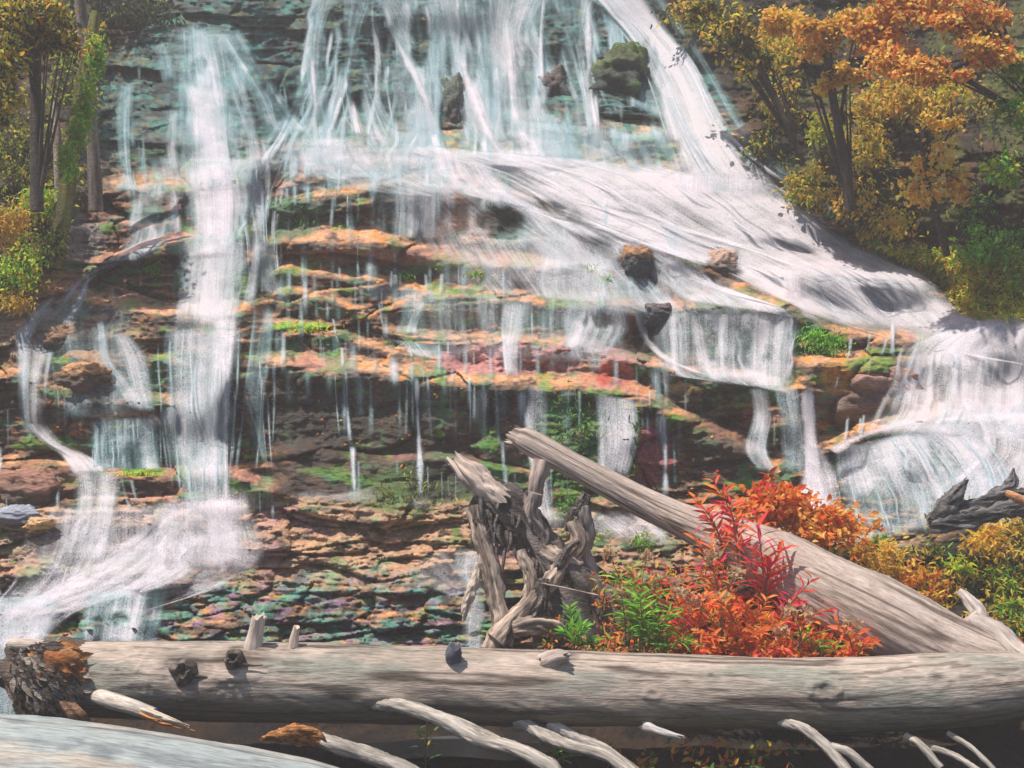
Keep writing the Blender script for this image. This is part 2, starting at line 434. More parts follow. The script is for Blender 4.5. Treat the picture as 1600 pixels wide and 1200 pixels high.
verts = PA(U, V, D).reshape(-1, 3)
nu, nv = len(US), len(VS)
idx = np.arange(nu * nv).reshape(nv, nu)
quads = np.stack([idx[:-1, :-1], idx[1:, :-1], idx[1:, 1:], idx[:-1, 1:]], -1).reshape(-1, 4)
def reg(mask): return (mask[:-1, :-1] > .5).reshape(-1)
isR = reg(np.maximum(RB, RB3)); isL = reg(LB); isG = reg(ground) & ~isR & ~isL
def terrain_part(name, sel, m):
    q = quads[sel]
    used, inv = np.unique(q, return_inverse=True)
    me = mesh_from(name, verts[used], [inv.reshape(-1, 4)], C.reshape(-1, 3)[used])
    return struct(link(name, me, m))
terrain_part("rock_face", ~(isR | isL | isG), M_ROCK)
terrain_part("right_bank", isR, M_SOIL)
terrain_part("left_bank", isL, M_SOIL)
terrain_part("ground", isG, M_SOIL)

def minf(a, k):
    p = np.pad(a, k, mode='edge'); r = a.copy()
    for i in range(2 * k + 1): r = np.minimum(r, p[i:i + a.shape[0], k:k + a.shape[1]])
    q = np.pad(r, k, mode='edge'); r2 = r.copy()
    for i in range(2 * k + 1): r2 = np.minimum(r2, q[k:k + a.shape[0], i:i + a.shape[1]])
    return r2
DMIN = minf(D, 3)
FLAT = flatness
def T(px, py, D=D):
    px = np.asarray(px, float); py = np.asarray(py, float)
    i = np.clip(np.searchsorted(US, px) - 1, 0, nu - 2); j = np.clip(np.searchsorted(VS, py) - 1, 0, nv - 2)
    fx = np.clip((px - US[i]) / (US[i + 1] - US[i]), 0, 1); fy = np.clip((py - VS[j]) / (VS[j + 1] - VS[j]), 0, 1)
    return (D[j, i] * (1 - fx) + D[j, i + 1] * fx) * (1 - fy) + (D[j + 1, i] * (1 - fx) + D[j + 1, i + 1] * fx) * fy
def TP(px, py, off=0):
    return P(px, py, float(T(px, py)) - off)

# ------------------------------------------------------------------ falling water
WHITE = np.array([.70, .665, .73]); TEAL = np.array([.34, .55, .62]); BLUE = np.array([.55, .68, .82])
wn = [0]
# dark wet rock standing clear of the water
GAPS = [(430,80,42,72,.95),(462,150,16,40,.7),(505,100,9,46,.6),(556,110,16,60,.85),(606,72,15,38,.85),(600,130,12,36,.6),(655,62,17,62,.95),(640,140,10,40,.6),(706,185,24,52,1),(738,95,11,44,.75),(700,90,9,36,.6),
        (790,160,12,50,.5),(825,120,12,56,.6),(868,55,20,60,.95),(868,150,26,46,1),(905,60,7,60,.4),(962,128,42,52,1),(985,186,52,24,1),(1020,235,52,26,.6),(930,215,14,26,.5),(1012,95,18,46,.5),(800,225,30,12,.4),(505,180,14,26,.6),(560,215,20,9,.6),
        (480,282,40,13,.8),(560,284,30,10,.5),(470,340,50,32,.9),(792,345,44,28,1),(560,335,34,22,.6),(720,330,16,40,.85),(480,400,60,16,.6),(640,410,40,12,.5),(995,408,32,25,1),(1124,418,30,24,1),(1030,490,22,18,.8),(900,340,12,16,.4),
        (265,150,14,34,.7),(255,210,16,30,.6),(215,170,14,60,.7),(240,255,16,20,.6),(245,330,22,30,.7),(410,205,18,14,.5),(445,175,22,16,.6)]
def veil(rows, dens=.9, off=.05, holes=(), edge=.16, top=.05, bot=.08, tone=0.35, name="waterfall", streak=1.0, step=3.0, seed=None, brk=.9, smo=9):
    """rows: (xl, yl, xr, yr[, density factor]) from the lip to the foot, in photograph pixels"""
    wn[0] += 1; s = (seed or wn[0]) * 7
    rr = [tuple(r) + ((1.0,) if len(r) == 4 else ()) for r in rows]
    a = np.array(rr, float)
    L = np.sum(np.hypot(np.diff((a[:, 0] + a[:, 2]) / 2), np.diff((a[:, 1] + a[:, 3]) / 2)))
    W = np.max(np.hypot(a[:, 2] - a[:, 0], a[:, 3] - a[:, 1]))
    m = max(8, int(L / (step * 1.6))); n = max(5, int(W / step))
    R = catmull(rr, m)
    t = np.linspace(0, 1, n)[None, :]
    x = R[:, 0:1] * (1 - t) + R[:, 2:3] * t; y = R[:, 1:2] * (1 - t) + R[:, 3:4] * t
    vv = np.linspace(0, 1, m)[:, None]
    d0 = T(x, y, DMIN)
    ds = d0.copy()
    for _ in range(smo):
        p = np.pad(ds, ((2, 2), (1, 1)), mode='edge')
        ds = (p[:-4, 1:-1] + p[1:-3, 1:-1] + p[2:-2, 1:-1] + p[3:-1, 1:-1] + p[4:, 1:-1] + p[2:-2, :-2] + p[2:-2, 2:]) / 7
    dd = np.minimum(ds - off, d0 - .012)
    for _ in range(6):
        p = np.pad(dd, ((1, 1), (1, 1)), mode='edge')
        dd = np.minimum(dd, (p[:-2, 1:-1] + p[2:, 1:-1] + p[1:-1, :-2] + p[1:-1, 2:] + 2 * dd) / 6)
    # falling water never bends back under a lip: it hangs from it
    lim = dd.copy()
    for r in range(1, m): lim[r] = np.minimum(lim[r], lim[r - 1] + .004)
    dd = lim
    for _ in range(4):
        p = np.pad(dd, ((2, 2), (1, 1)), mode='edge')
        dd = (p[:-4, 1:-1] + p[1:-3, 1:-1] + p[2:-2, 1:-1] + p[3:-1, 1:-1] + p[4:, 1:-1] + p[2:-2, :-2] + p[2:-2, 2:]) / 7
    Lm = L * float(np.mean(dd)) / F; Wm = W * float(np.mean(dd)) / F
    uu = t * Wm + 0 * x; ww = vv * Lm + 0 * x
    wpx = np.hypot(R[:, 2] - R[:, 0], R[:, 3] - R[:, 1])[:, None]
    ed = edge * 1.35 * (0.6 + 0.9 * vn(t * 0 + 3.3, vv * L / 40, s))
    e = sst(0, 1, np.minimum(t, 1 - t) / np.maximum(ed, 1e-3) - .25 * (vn(t * Wm * 20, vv * Lm * 2, s + 4) - .3))
    big = fbm(t * Wm * 7 + .15 * vn(vv * Lm * .8, t * 2, s + 1), vv * Lm * .5, s + 2, 4, .75)
    q = dens * R[:, 4:5] * e * (1 + streak * 1.5 * (big - .5))
    rk = fbm(x / 12, y / 14, s + 6, 3); rk2 = fbm(x / 34, y / 20, s + 8, 2)
    fl_ = T(x, y, FLAT)
    q = q * (1 + brk * (1.1 * (rk - .5) + 1.5 * (rk2 - .5)) * (1.1 - q)) * (1 + .35 * brk * (fl_ - .4))
    q = q * sst(.0, .75, e + .3 * (rk - .5))
    q = q * sst(0, 1, vv / max(top, 1e-3)) * sst(0, 1, (1 - vv) / max(bot, 1e-3))
    for (cx, cy, rx, ry, k) in list(holes) + [g_ for g_ in GAPS if name != 'spray' and g_[0] + 2 * g_[2] > x.min() and g_[0] - 2 * g_[2] < x.max() and g_[1] + 2 * g_[3] > y.min() and g_[1] - 2 * g_[3] < y.max()]:
        h = .1 + ((x - cx) / rx) ** 2 + ((y - cy) / ry) ** 2 + (2.6 if (cx, cy, rx, ry, k) in holes else 1.3) * (fbm(x / 12, y / 22, s + 5, 3) - .5)
        q = q * (1 - k * (1 - sst(.45, 1.2, h)))
    q = np.clip(q, 0, 1)
    col = mixc(np.zeros(x.shape + (3,)) + WHITE, TEAL, np.clip(tone * (1.25 - q) ** 1.5 + .20 * (1 - sst(60, 270, y + .12 * (x - 500))) * (1.3 - q), 0, 1))  # sky reflection painted as teal into thin water, more in the upper falls
    v = PA(x, y, dd).reshape(-1, 3)
    ii = np.arange(m * n).reshape(m, n)
    f = np.stack([ii[:-1, :-1], ii[1:, :-1], ii[1:, 1:], ii[:-1, 1:]], -1).reshape(-1, 4)
    keep = (q.reshape(-1)[f].max(1) > .01)
    if keep.sum() < 4: return None
    me = mesh_from(name, v, [f[keep]], col.reshape(-1, 3), np.stack([uu + wn[0] * 3.7, ww], -1).reshape(-1, 2), True, q.reshape(-1))
    return struct(link(name, me, M_WATER))

def strands(rows, n, dens=(.35, .8), wid=(.02, .08), seg=(.35, .9), seed=1, tone=.5, off=.03, drift=.03, brk=.7):
    rs = np.random.default_rng(seed); a = catmull([tuple(r[:4]) for r in rows], 60)
    for i in range(n):
        w_ = rs.uniform(*wid); t0 = rs.uniform(.01, .99 - w_); L_ = rs.uniform(*seg); v0 = rs.uniform(-.05, 1 - L_ * .7); v1 = min(v0 + L_, 1)
        v0 = max(v0, 0); rr = []; dr = rs.normal() * drift
        for q in np.linspace(v0, v1, 6):
            A = a[min(int(q * 59), 59)]; ta = np.clip(t0 + dr * (q - v0) + rs.normal() * .006, 0, 1); tb = np.clip(ta + w_ * (.8 + .6 * (q - v0)), 0, 1)
            rr.append((A[0] + (A[2] - A[0]) * ta, A[1] + (A[3] - A[1]) * ta, A[0] + (A[2] - A[0]) * tb, A[1] + (A[3] - A[1]) * tb))
        veil(rr, dens=rs.uniform(*dens), off=off + .02 * rs.random(), edge=.42, tone=tone, top=.18, bot=.25, brk=brk, step=2.2, name="water_strand")
def puff(cx, cy, rx, ry, dens=.5, off=.2):
    veil([(cx - rx, cy - ry, cx + rx, cy - ry), (cx - rx, cy, cx + rx, cy), (cx - rx, cy + ry, cx + rx, cy + ry)], dens=dens, off=off, edge=.42, top=.5, bot=.5, tone=.05, streak=.5, brk=.9, name="spray")
for a_ in [(355,788,80,30,.7,.22),(300,800,110,34,.5,.2),(560,772,60,14,.45,.12),(655,784,50,14,.4,.12),(1275,790,60,44,.75,.2),(1290,830,60,30,.5,.2),(860,812,60,22,.45,.15),(140,742,60,14,.5,.12),
           (1140,588,80,14,.45,.1),(330,500,90,22,.45,.12),(320,388,80,16,.4,.1),(340,300,110,22,.4,.1),(1120,285,150,34,.6,.15),(820,255,120,24,.5,.12),(640,250,110,20,.35,.1),(1500,525,110,26,.6,.14),(1240,440,60,30,.6,.14),
           (742,880,34,24,.5,.1),(1040,590,40,14,.35,.1),(60,490,50,20,.45,.1),(210,400,60,16,.35,.1),(40,960,80,30,.5,.12),(330,870,90,26,.45,.14),(1180,490,90,16,.35,.1),(1400,665,90,18,.55,.15),(1560,640,90,40,.4,.15),(260,655,60,12,.3,.1)]:
    puff(*a_)
strands([(470,-20,985,-20),(462,60,1000,60),(445,140,1020,140),(405,215,1050,215),(370,285,1080,285)], 90, dens=(.4,.95), wid=(.014,.06), seed=11, tone=.8)
strands([(560,-20,980,-20),(575,100,990,100),(590,240,1000,250)], 44, dens=(.5,.95), wid=(.02,.07), seg=(.5,1), seed=12, tone=.5)
strands([(245,35,370,35),(235,120,400,120),(225,230,440,230),(240,330,425,330),(240,430,415,430),(235,500,400,500)], 26, dens=(.3,.8), wid=(.04,.16), seg=(.2,.6), seed=13)
strands([(230,505,400,505),(235,640,390,640),(255,785,372,785)], 22, dens=(.4,.9), wid=(.02,.08), seg=(.4,1), seed=14, tone=.8, off=.14)
strands([(600,225,1090,262),(740,268,1230,285),(890,345,1365,382),(1110,425,1492,472),(1240,485,1505,520)], 44, dens=(.35,.85), wid=(.015,.07), seg=(.2,.6), seed=15, tone=.3, off=.10)
strands([(1400,510,1720,490),(1380,590,1740,600),(1330,690,1740,700)], 24, dens=(.4,.9), wid=(.02,.08), seg=(.4,.9), seed=16, off=.1)
strands([(1510,650,1290,705),(1560,690,1290,745),(1600,745,1300,795),(1600,820,1320,855)], 30, dens=(.4,.9), wid=(.015,.06), seg=(.4,1), seed=17, off=.1, tone=.7)
strands([(330,225,470,230),(350,290,460,290),(380,360,440,360),(385,430,440,430)], 16, dens=(.4,.8), wid=(.06,.2), seg=(.3,.8), seed=27, off=.08)
strands([(820,330,1060,380),(850,400,1120,440),(900,470,1180,500)], 26, dens=(.3,.8), wid=(.02,.07), seg=(.3,.8), seed=18)
strands([(1005,485,1262,490),(1020,590,1250,595)], 18, dens=(.4,.9), wid=(.02,.07), seg=(.5,1), seed=19, off=.06)
strands([(60,790,400,785),(0,900,400,895),(-60,990,230,960)], 26, dens=(.3,.8), wid=(.03,.09), seg=(.2,.6), seed=20, tone=.1, off=.04)
strands([(140,655,255,652),(140,740,258,738)], 10, dens=(.5,.9), wid=(.02,.08), seg=(.5,1), seed=21, tone=.9, off=.04)
strands([(165,240,520,245),(190,330,470,330),(170,400,440,400)], 20, dens=(.25,.6), wid=(.02,.07), seg=(.2,.6), seed=22, tone=.8)
strands([(170,90,250,90),(175,220,240,220),(185,300,245,300)], 9, dens=(.3,.6), wid=(.06,.2), seg=(.2,.6), seed=23, tone=1)
strands([(390,100,560,100),(400,200,590,200),(430,260,640,260)], 16, dens=(.25,.6), wid=(.02,.08), seg=(.3,.7), seed=24, tone=.9)
# left column
veil([(275,32,345,32,.6),(262,100,375,108,.8),(262,180,392,190,.85),(252,240,408,245,.9),(262,300,415,305,1),(270,345,408,350,1),(262,400,402,405,1),(250,460,400,465,1),(245,512,392,518,1.05)],
     dens=.84, holes=[(312,105,18,14,.7),(370,150,14,26,.6),(262,190,14,60,.3)], tone=.8, off=.07, smo=30, edge=.28)
veil([(290,110,340,110),(285,200,370,200),(290,300,385,300),(292,420,380,420),(290,515,380,515)], dens=.6, tone=.2, off=.12, smo=30, edge=.4)
veil([(246,505,392,510,.95),(240,570,390,570,.9),(245,640,382,640,.85),(250,700,372,700,.75),(268,760,365,765,.6),(275,792,362,792,.5)], dens=.86, off=.12, tone=.8, edge=.2)
veil([(318,490,392,492),(335,560,372,560),(340,650,365,650),(344,720,362,720),(345,792,362,792)], dens=.95, off=.16, edge=.35, tone=.3)
veil([(160,405,225,405),(100,440,160,432),(52,482,150,470,.8),(22,520,110,520,.7),(18,565,90,565,.8),(22,640,80,640,.85),(30,685,85,682)], dens=.6, edge=.4)
strands([(160,405,225,405),(100,440,160,432),(52,482,150,470),(22,520,110,520),(18,565,90,565),(22,640,80,640),(30,685,85,682)], 9, dens=(.5,.9), wid=(.12,.35), seg=(.3,.8), seed=25)
veil([(32,660,75,660),(55,690,105,690),(90,715,150,712),(105,742,180,740)], dens=.9, edge=.3)
veil([(100,735,205,738),(108,780,195,780),(95,830,190,830),(70,880,175,880)], dens=.62, edge=.2, streak=1.6, tone=.4)
veil([(215,785,398,778,.9),(200,840,398,838,.9),(190,900,410,890,.8)], dens=.72, edge=.2, bot=.3, holes=[(300,815,34,18,.6),(230,850,34,24,.5)], tone=.2)
veil([(300,780,396,778),(310,840,400,838),(290,895,412,888)], dens=.85, edge=.3, bot=.25, off=.09, tone=0)
veil([(240,800,340,800,.8),(150,860,340,870,.9),(40,920,300,910,.9),(-60,985,150,950,.8),(-60,1040,70,1010,.9)], dens=.8, edge=.2, top=.2, holes=[(285,870,40,18,.6),(140,900,40,14,.4)], tone=.2)
veil([(120,925,275,915),(115,960,265,955),(110,1015,250,1010)], dens=.62, edge=.15, streak=2.2, tone=.9, holes=[(190,965,20,10,.8),(150,975,14,12,.7)])
veil([(-60,930,110,930),(-60,1000,90,1000),(-60,1060,60,1060)], dens=.6, tone=.7)
veil([(-60,1045,60,1030),(-60,1100,50,1100),(-60,1150,40,1140)], dens=.5, tone=.9)
veil([(148,500,165,500),(150,560,180,560),(165,600,215,600),(190,640,250,640)], dens=.6, edge=.25, streak=1.6, tone=.8)
veil([(170,520,205,520),(180,560,235,560),(195,610,245,610),(205,642,250,645)], dens=.62, edge=.25, streak=1.4, tone=.7)
veil([(140,655,250,650),(140,700,252,700),(145,735,255,735)], dens=.5, edge=.08, streak=2.2, tone=1)
veil([(185,128,215,125),(180,200,205,200),(185,270,210,275),(170,300,225,300)], dens=.45, tone=1.2, streak=1.5)
veil([(232,75,262,62),(240,90,275,95),(250,130,280,130)], dens=.35, tone=1.2, streak=1.6)
veil([(200,285,285,280),(195,330,282,330),(185,385,270,380),(160,412,215,408)], dens=.55, edge=.2, tone=.9, streak=1.8, holes=[(265,310,16,30,.8)])
veil([(330,60,380,40),(365,110,420,110),(390,160,455,160),(400,215,500,210)], dens=.5, tone=1.1, streak=1.5)
veil([(395,470,432,480),(385,560,425,560),(380,640,415,645),(395,700,420,740)], dens=.42, tone=1.2, streak=2.2)
veil([(395,375,432,375),(395,420,435,425),(400,455,450,465)], dens=.45, tone=.7)
# upper centre
veil([(462,-20,560,-20,.8),(468,50,520,50,.9),(472,120,512,125,.9),(470,165,522,165,.9),(440,205,560,205,.8),(420,240,590,240,.7),(410,270,600,262,.4)], dens=.55, edge=.3, tone=.7, holes=[(500,110,9,40,.6)])
veil([(520,-10,600,-10),(530,60,570,60),(545,120,590,120),(550,200,640,205),(540,240,700,245,.7)], dens=.45, edge=.3, tone=.8, streak=1.6)
veil([(560,-20,650,-20),(590,50,690,50),(612,120,700,125),(600,190,715,200),(560,235,740,245,.8),(560,262,760,275,.5)], dens=.55, edge=.3, tone=.7, holes=[(605,60,16,40,.7),(655,70,14,34,.8)])
veil([(640,-20,760,-20),(660,50,770,50),(700,120,780,120),(705,190,800,200),(725,240,860,260)], dens=.55, edge=.3, tone=.5, holes=[(700,90,12,34,.6),(720,50,10,30,.4)])
veil([(740,-20,890,-20),(745,60,850,60),(755,130,905,130),(770,190,900,195,.8),(780,240,960,262)], dens=.6, edge=.25, tone=.5, holes=[(860,60,22,50,.8),(870,150,26,34,.8),(800,150,20,60,.3)])
veil([(770,180,1060,210,.7),(770,225,1065,240,.75),(780,262,1075,285,.9)], dens=.55, edge=.1, tone=.9, streak=1.8)
veil([(885,-20,955,-20),(888,60,925,60),(895,130,935,130),(900,190,950,190),(895,240,990,262)], dens=.6, edge=.4, tone=.5)
veil([(905,-20,1005,-20),(945,25,1045,38),(985,75,1088,95),(1015,140,1122,150),(1030,200,1155,215),(1040,262,1215,280),(1060,310,1300,325)], dens=.98, edge=.13, tone=.5, off=.13, streak=.5, brk=.5, bot=.25, smo=20)
veil([(985,-20,1040,-15),(1040,40,1080,45),(1085,110,1125,115),(1115,170,1165,180),(1150,230,1215,240),(1200,275,1270,290)], dens=.5, edge=.45, tone=1.5, off=.08, smo=20)
strands([(905,-20,1005,-20),(985,75,1088,95),(1030,200,1155,215),(1060,310,1300,325)], 14, dens=(.4,.9), wid=(.05,.16), seg=(.4,1), seed=26, off=.16)
veil([(925,5,985,0),(940,60,1010,60),(965,120,1040,130),(990,180,1060,200),(985,240,1070,262)], dens=.4, edge=.2, tone=1.1, streak=1.5)
# thin films that tie the falls together
veil([(500,-20,1010,-20),(480,120,1040,120),(400,220,1080,230),(380,290,1090,300)], dens=.12, edge=.2, tone=1.0, off=.02, streak=2.0, holes=[(500,150,30,60,.8),(600,60,26,60,.8),(735,60,20,60,.7),(820,110,26,60,.6),(1000,220,60,40,.5),(430,90,60,60,.9),(445,60,30,70,.9),(555,90,20,50,.6),(870,140,34,60,.8),(970,140,60,70,.8),(705,185,26,50,.9),(660,70,24,60,.5)])
veil([(560,-20,930,-20),(570,100,940,100),(590,240,960,240)], dens=.24, edge=.08, tone=.6, off=.03, streak=2.2, holes=[(720,110,24,60,.7),(800,130,20,60,.6),(600,60,26,60,.8),(870,140,34,60,.9),(705,185,26,50,.9),(655,70,20,60,.7)])
veil([(240,40,390,45),(236,150,410,150),(236,235,410,238)], dens=.45, edge=.2, tone=.9, off=.03, streak=1.4)
veil([(165,240,520,250),(190,285,480,280)], dens=.4, edge=.2, tone=.6, off=.03, streak=1.2)
veil([(390,225,900,235),(420,270,900,285),(560,300,960,330)], dens=.4, edge=.12, tone=.3, off=.02, streak=1.2)
veil([(560,270,860,300),(600,330,1000,370),(640,400,1050,430),(700,460,1060,480)], dens=.34, edge=.15, tone=.3, off=.03, streak=1.8, holes=[(790,345,50,30,.9),(995,405,36,28,.8),(500,340,80,40,.8)])
veil([(600,450,1010,470),(600,500,1010,520),(620,560,1020,570)], dens=.2, edge=.1, tone=.5, off=.03, streak=2.4)
veil([(700,300,1180,380),(760,350,1200,420),(800,430,1200,480),(860,480,1240,520)], dens=.32, edge=.12, tone=.3, off=.02, streak=1.4, holes=[(790,345,50,30,.8)])
veil([(70,470,240,480),(40,520,240,520),(60,600,240,600),(60,660,240,650)], dens=.22, edge=.2, tone=.8, off=.02, streak=2)
veil([(40,790,420,785),(10,880,440,880),(-40,960,330,930)], dens=.35, edge=.12, tone=.2, off=.02, streak=1.2)
# broad sheet running down to the right
veil([(560,215,1070,262,.55),(640,245,1120,275,.7),(740,268,1230,285,.9),(800,300,1290,325,1),(890,345,1365,382,1),(985,385,1470,430,1),(1110,425,1492,472,1),(1240,485,1520,520,1),(1330,520,1600,550,.8)],
     dens=.93, edge=.10, off=.09, bot=.2, smo=26, streak=.55, tone=.35, holes=[(1130,415,34,26,.95),(620,235,30,8,.4)])
veil([(1180,250,1250,290,.6),(1230,290,1320,330),(1310,345,1385,385),(1400,400,1480,440)], dens=.55, tone=1.4, edge=.4)
veil([(730,290,860,325),(735,330,900,372),(820,385,975,410),(830,410,960,425)], dens=.6, edge=.15, tone=.5, streak=1.8, holes=[(770,345,40,24,.95)])
veil([(800,320,1010,375),(850,345,1060,400),(960,400,1130,450),(1020,440,1230,480),(1060,470,1260,500)], dens=.72, edge=.15, tone=.4, streak=1.2, holes=[(995,405,38,28,.95),(1125,425,34,30,.95)])
veil([(1020,395,1060,400),(1040,420,1110,435),(1120,455,1200,470),(1230,480,1300,500),(1330,515,1420,535),(1440,540,1560,560),(1520,560,1700,585)], dens=.93, edge=.35, tone=.1, off=.1, streak=.4)
veil([(1195,418,1275,420),(1215,455,1270,460),(1240,490,1300,510)], dens=.85, edge=.35, tone=0, off=.1)
veil([(1260,425,1430,438),(1270,470,1475,480),(1290,505,1500,515)], dens=.72, edge=.12, tone=.6, streak=1.4, holes=[(1318,465,8,20,.5),(1425,485,7,16,.6)])
veil([(1370,415,1492,455),(1400,470,1540,500),(1420,515,1660,530),(1400,560,1740,570)], dens=.85, edge=.25, off=.12, tone=.2, top=.3, bot=.25, streak=.6)
for rows_ in [[(262,500,390,500),(256,600,384,600),(270,700,372,700),(300,770,366,770)],[(300,470,392,470),(310,560,380,560),(330,660,370,660)],[(290,790,396,790),(300,840,400,840),(310,885,405,885)],[(285,240,390,245),(290,300,395,305),(300,360,392,360)],[(262,120,330,120),(275,190,360,190),(270,235,350,235)],
              [(1250,600,1278,600),(1247,680,1282,680),(1250,770,1296,770)],[(1060,488,1110,488),(1065,540,1120,540),(1070,580,1125,580)],[(1215,520,1245,520),(1218,560,1248,560),(1205,600,1240,605)],[(1410,540,1470,535),(1400,590,1460,590),(1380,640,1440,645)],
              [(590,30,612,30),(620,90,650,95),(640,150,690,160),(650,215,720,225)],[(700,60,730,60),(716,130,752,130),(735,200,790,215),(770,255,850,270)],[(770,-20,800,-20),(775,80,812,80),(780,170,825,180),(800,250,870,262)],[(905,-20,930,-20),(908,80,930,80),(912,160,938,160),(920,240,960,250)],
              [(475,60,495,60),(480,130,500,130),(482,190,512,190)],[(535,150,560,150),(540,200,575,205),(530,235,600,240)],[(846,-20,856,-20),(838,80,852,80),(842,180,860,185)],[(300,100,330,100),(305,200,345,200),(320,300,380,300),(325,400,375,400)],
              [(1450,535,1560,530),(1450,600,1560,600),(1460,680,1580,680),(1470,760,1590,760)],[(820,290,950,320),(930,330,1060,360),(1060,390,1180,415),(1180,440,1300,470)],[(905,300,960,305),(1010,345,1080,352),(1150,392,1230,400),(1300,450,1380,458)]]:
    veil(rows_, dens=.92, off=.12, edge=.45, tone=.15, top=.2, bot=.25, streak=.7, smo=20)
# middle right falls
veil([(1005,485,1262,490,.9),(1010,530,1255,540,.9),(1020,580,1250,590,.85),(1090,592,1240,618,.5)], dens=.75, edge=.1, tone=.6, streak=1.6, holes=[(1110,540,16,30,.6),(1165,550,16,34,.5),(1205,545,14,26,.7)])
veil([(985,490,1012,490),(1000,530,1024,530),(1030,560,1062,565),(1075,582,1130,590)], dens=.85, edge=.4, tone=.2, off=.08)
veil([(958,430,1010,430),(955,470,1060,470),(1000,488,1060,492)], dens=.55, tone=.8, streak=1.6)
veil([(1165,606,1205,606),(1172,650,1212,650),(1160,700,1205,705),(1180,735,1225,745)], dens=.6, tone=.7, streak=1.6)
veil([(1205,600,1250,604),(1215,680,1262,680),(1218,735,1262,745)], dens=.5, tone=.8, streak=1.6)
veil([(1246,608,1278,605),(1244,660,1284,660),(1248,720,1290,720),(1240,770,1300,775),(1225,800,1320,815)], dens=1.0, edge=.3, tone=.1, off=.14, streak=.3)
veil([(1236,690,1300,700),(1235,745,1330,750),(1225,805,1345,815)], dens=.7, edge=.35, tone=.1, off=.2, streak=.6)
# right fan
veil([(1470,515,1720,490,.95),(1400,545,1740,540,.95),(1380,590,1740,600,.9),(1370,640,1740,660,.9),(1330,680,1740,700,.9)], dens=.88, edge=.1, tone=.3, streak=1.1, holes=[(1470,600,24,40,.4)])
veil([(1275,712,1345,678,.75),(1285,735,1450,665,.95),(1292,765,1580,680,.95),(1300,800,1660,740,.9),(1310,855,1700,800,.85)], dens=.01, edge=.1)
veil([(1510,650,1290,705,.95),(1560,690,1290,745,.9),(1600,745,1300,795,.75),(1600,810,1320,850,.6)], dens=.9, edge=.08, tone=.8, streak=1.3, off=.08, holes=[(1460,720,16,34,.5),(1370,800,50,34,.5)])
veil([(1480,640,1740,640,1),(1500,700,1740,700,1),(1440,760,1740,770,.8),(1420,830,1740,830,.7)], dens=.88, edge=.15, tone=.4, off=.1)
veil([(1290,700,1310,712),(1345,668,1360,690),(1430,645,1445,670),(1520,640,1530,668)], dens=.9, edge=.5, tone=0, off=.14, top=.02, streak=.3)
veil([(1420,500,1640,490),(1440,530,1680,525),(1440,560,1700,560)], dens=.85, edge=.2, tone=.1, off=.12, top=.2, bot=.3)
# centre faces
veil([(600,288,700,292),(605,330,695,335),(605,372,690,375)], dens=.6, edge=.12, tone=.8, streak=1.9)
veil([(455,268,640,264),(460,300,640,290)], dens=.32, edge=.1, tone=1, streak=2.4)
veil([(640,212,780,260),(640,262,820,300),(680,300,860,330)], dens=.55, edge=.25, tone=.2, streak=1.3)
veil([(420,215,620,215),(430,245,640,255),(440,280,700,285)], dens=.42, edge=.2, tone=.4, streak=1.6)
veil([(770,330,830,335),(770,360,830,365),(770,388,832,392)], dens=.45, tone=1, streak=2)
veil([(780,472,832,472),(775,510,830,512),(780,540,815,540),(785,585,812,590)], dens=.62, tone=.6, streak=1.8)
veil([(625,470,680,468),(622,500,660,500),(610,520,655,522)], dens=.45, tone=.8, streak=2)
veil([(880,472,985,478),(870,510,990,515),(865,540,960,560)], dens=.5, tone=.6, streak=2, holes=[(935,495,26,18,.9)])
veil([(600,528,700,540),(640,555,700,565)], dens=.4, tone=1, streak=2)
veil([(925,612,1000,625),(930,680,1000,690),(928,740,985,745)], dens=.62, edge=.12, tone=.5, streak=1.6)
veil([(818,602,862,600),(815,660,860,660),(825,740,862,745),(835,815,875,820)], dens=.72, edge=.2, tone=.5, streak=1.7)
veil([(560,440,700,455),(560,470,700,475)], dens=.3, tone=.9, streak=2.4)
veil([(840,395,960,420),(830,440,960,452),(840,468,960,475)], dens=.42, tone=.3, streak=1.8)
veil([(700,395,960,425),(700,430,960,455)], dens=.3, tone=.3, streak=2)
veil([(850,790,1030,800,.6),(870,815,1080,830,.8),(930,850,1090,860,.5)], dens=.75, edge=.3, tone=.2, top=.3, bot=.4, streak=.8)
veil([(705,850,765,865,.8),(700,890,760,890),(720,935,765,935,.8),(715,985,765,985),(720,1030,765,1030)], dens=.66, edge=.3, tone=.5)
veil([(600,905,720,840,.5),(640,920,745,880,.7),(700,935,760,920,.8)], dens=.3, edge=.3, tone=.1, streak=1.6)
veil([(440,765,600,772,.6),(430,782,600,790,.5)], dens=.35, tone=.3, top=.3, bot=.4)
veil([(0,960,260,930,.01),(0,1000,260,990,.01)], dens=.02) if False else None
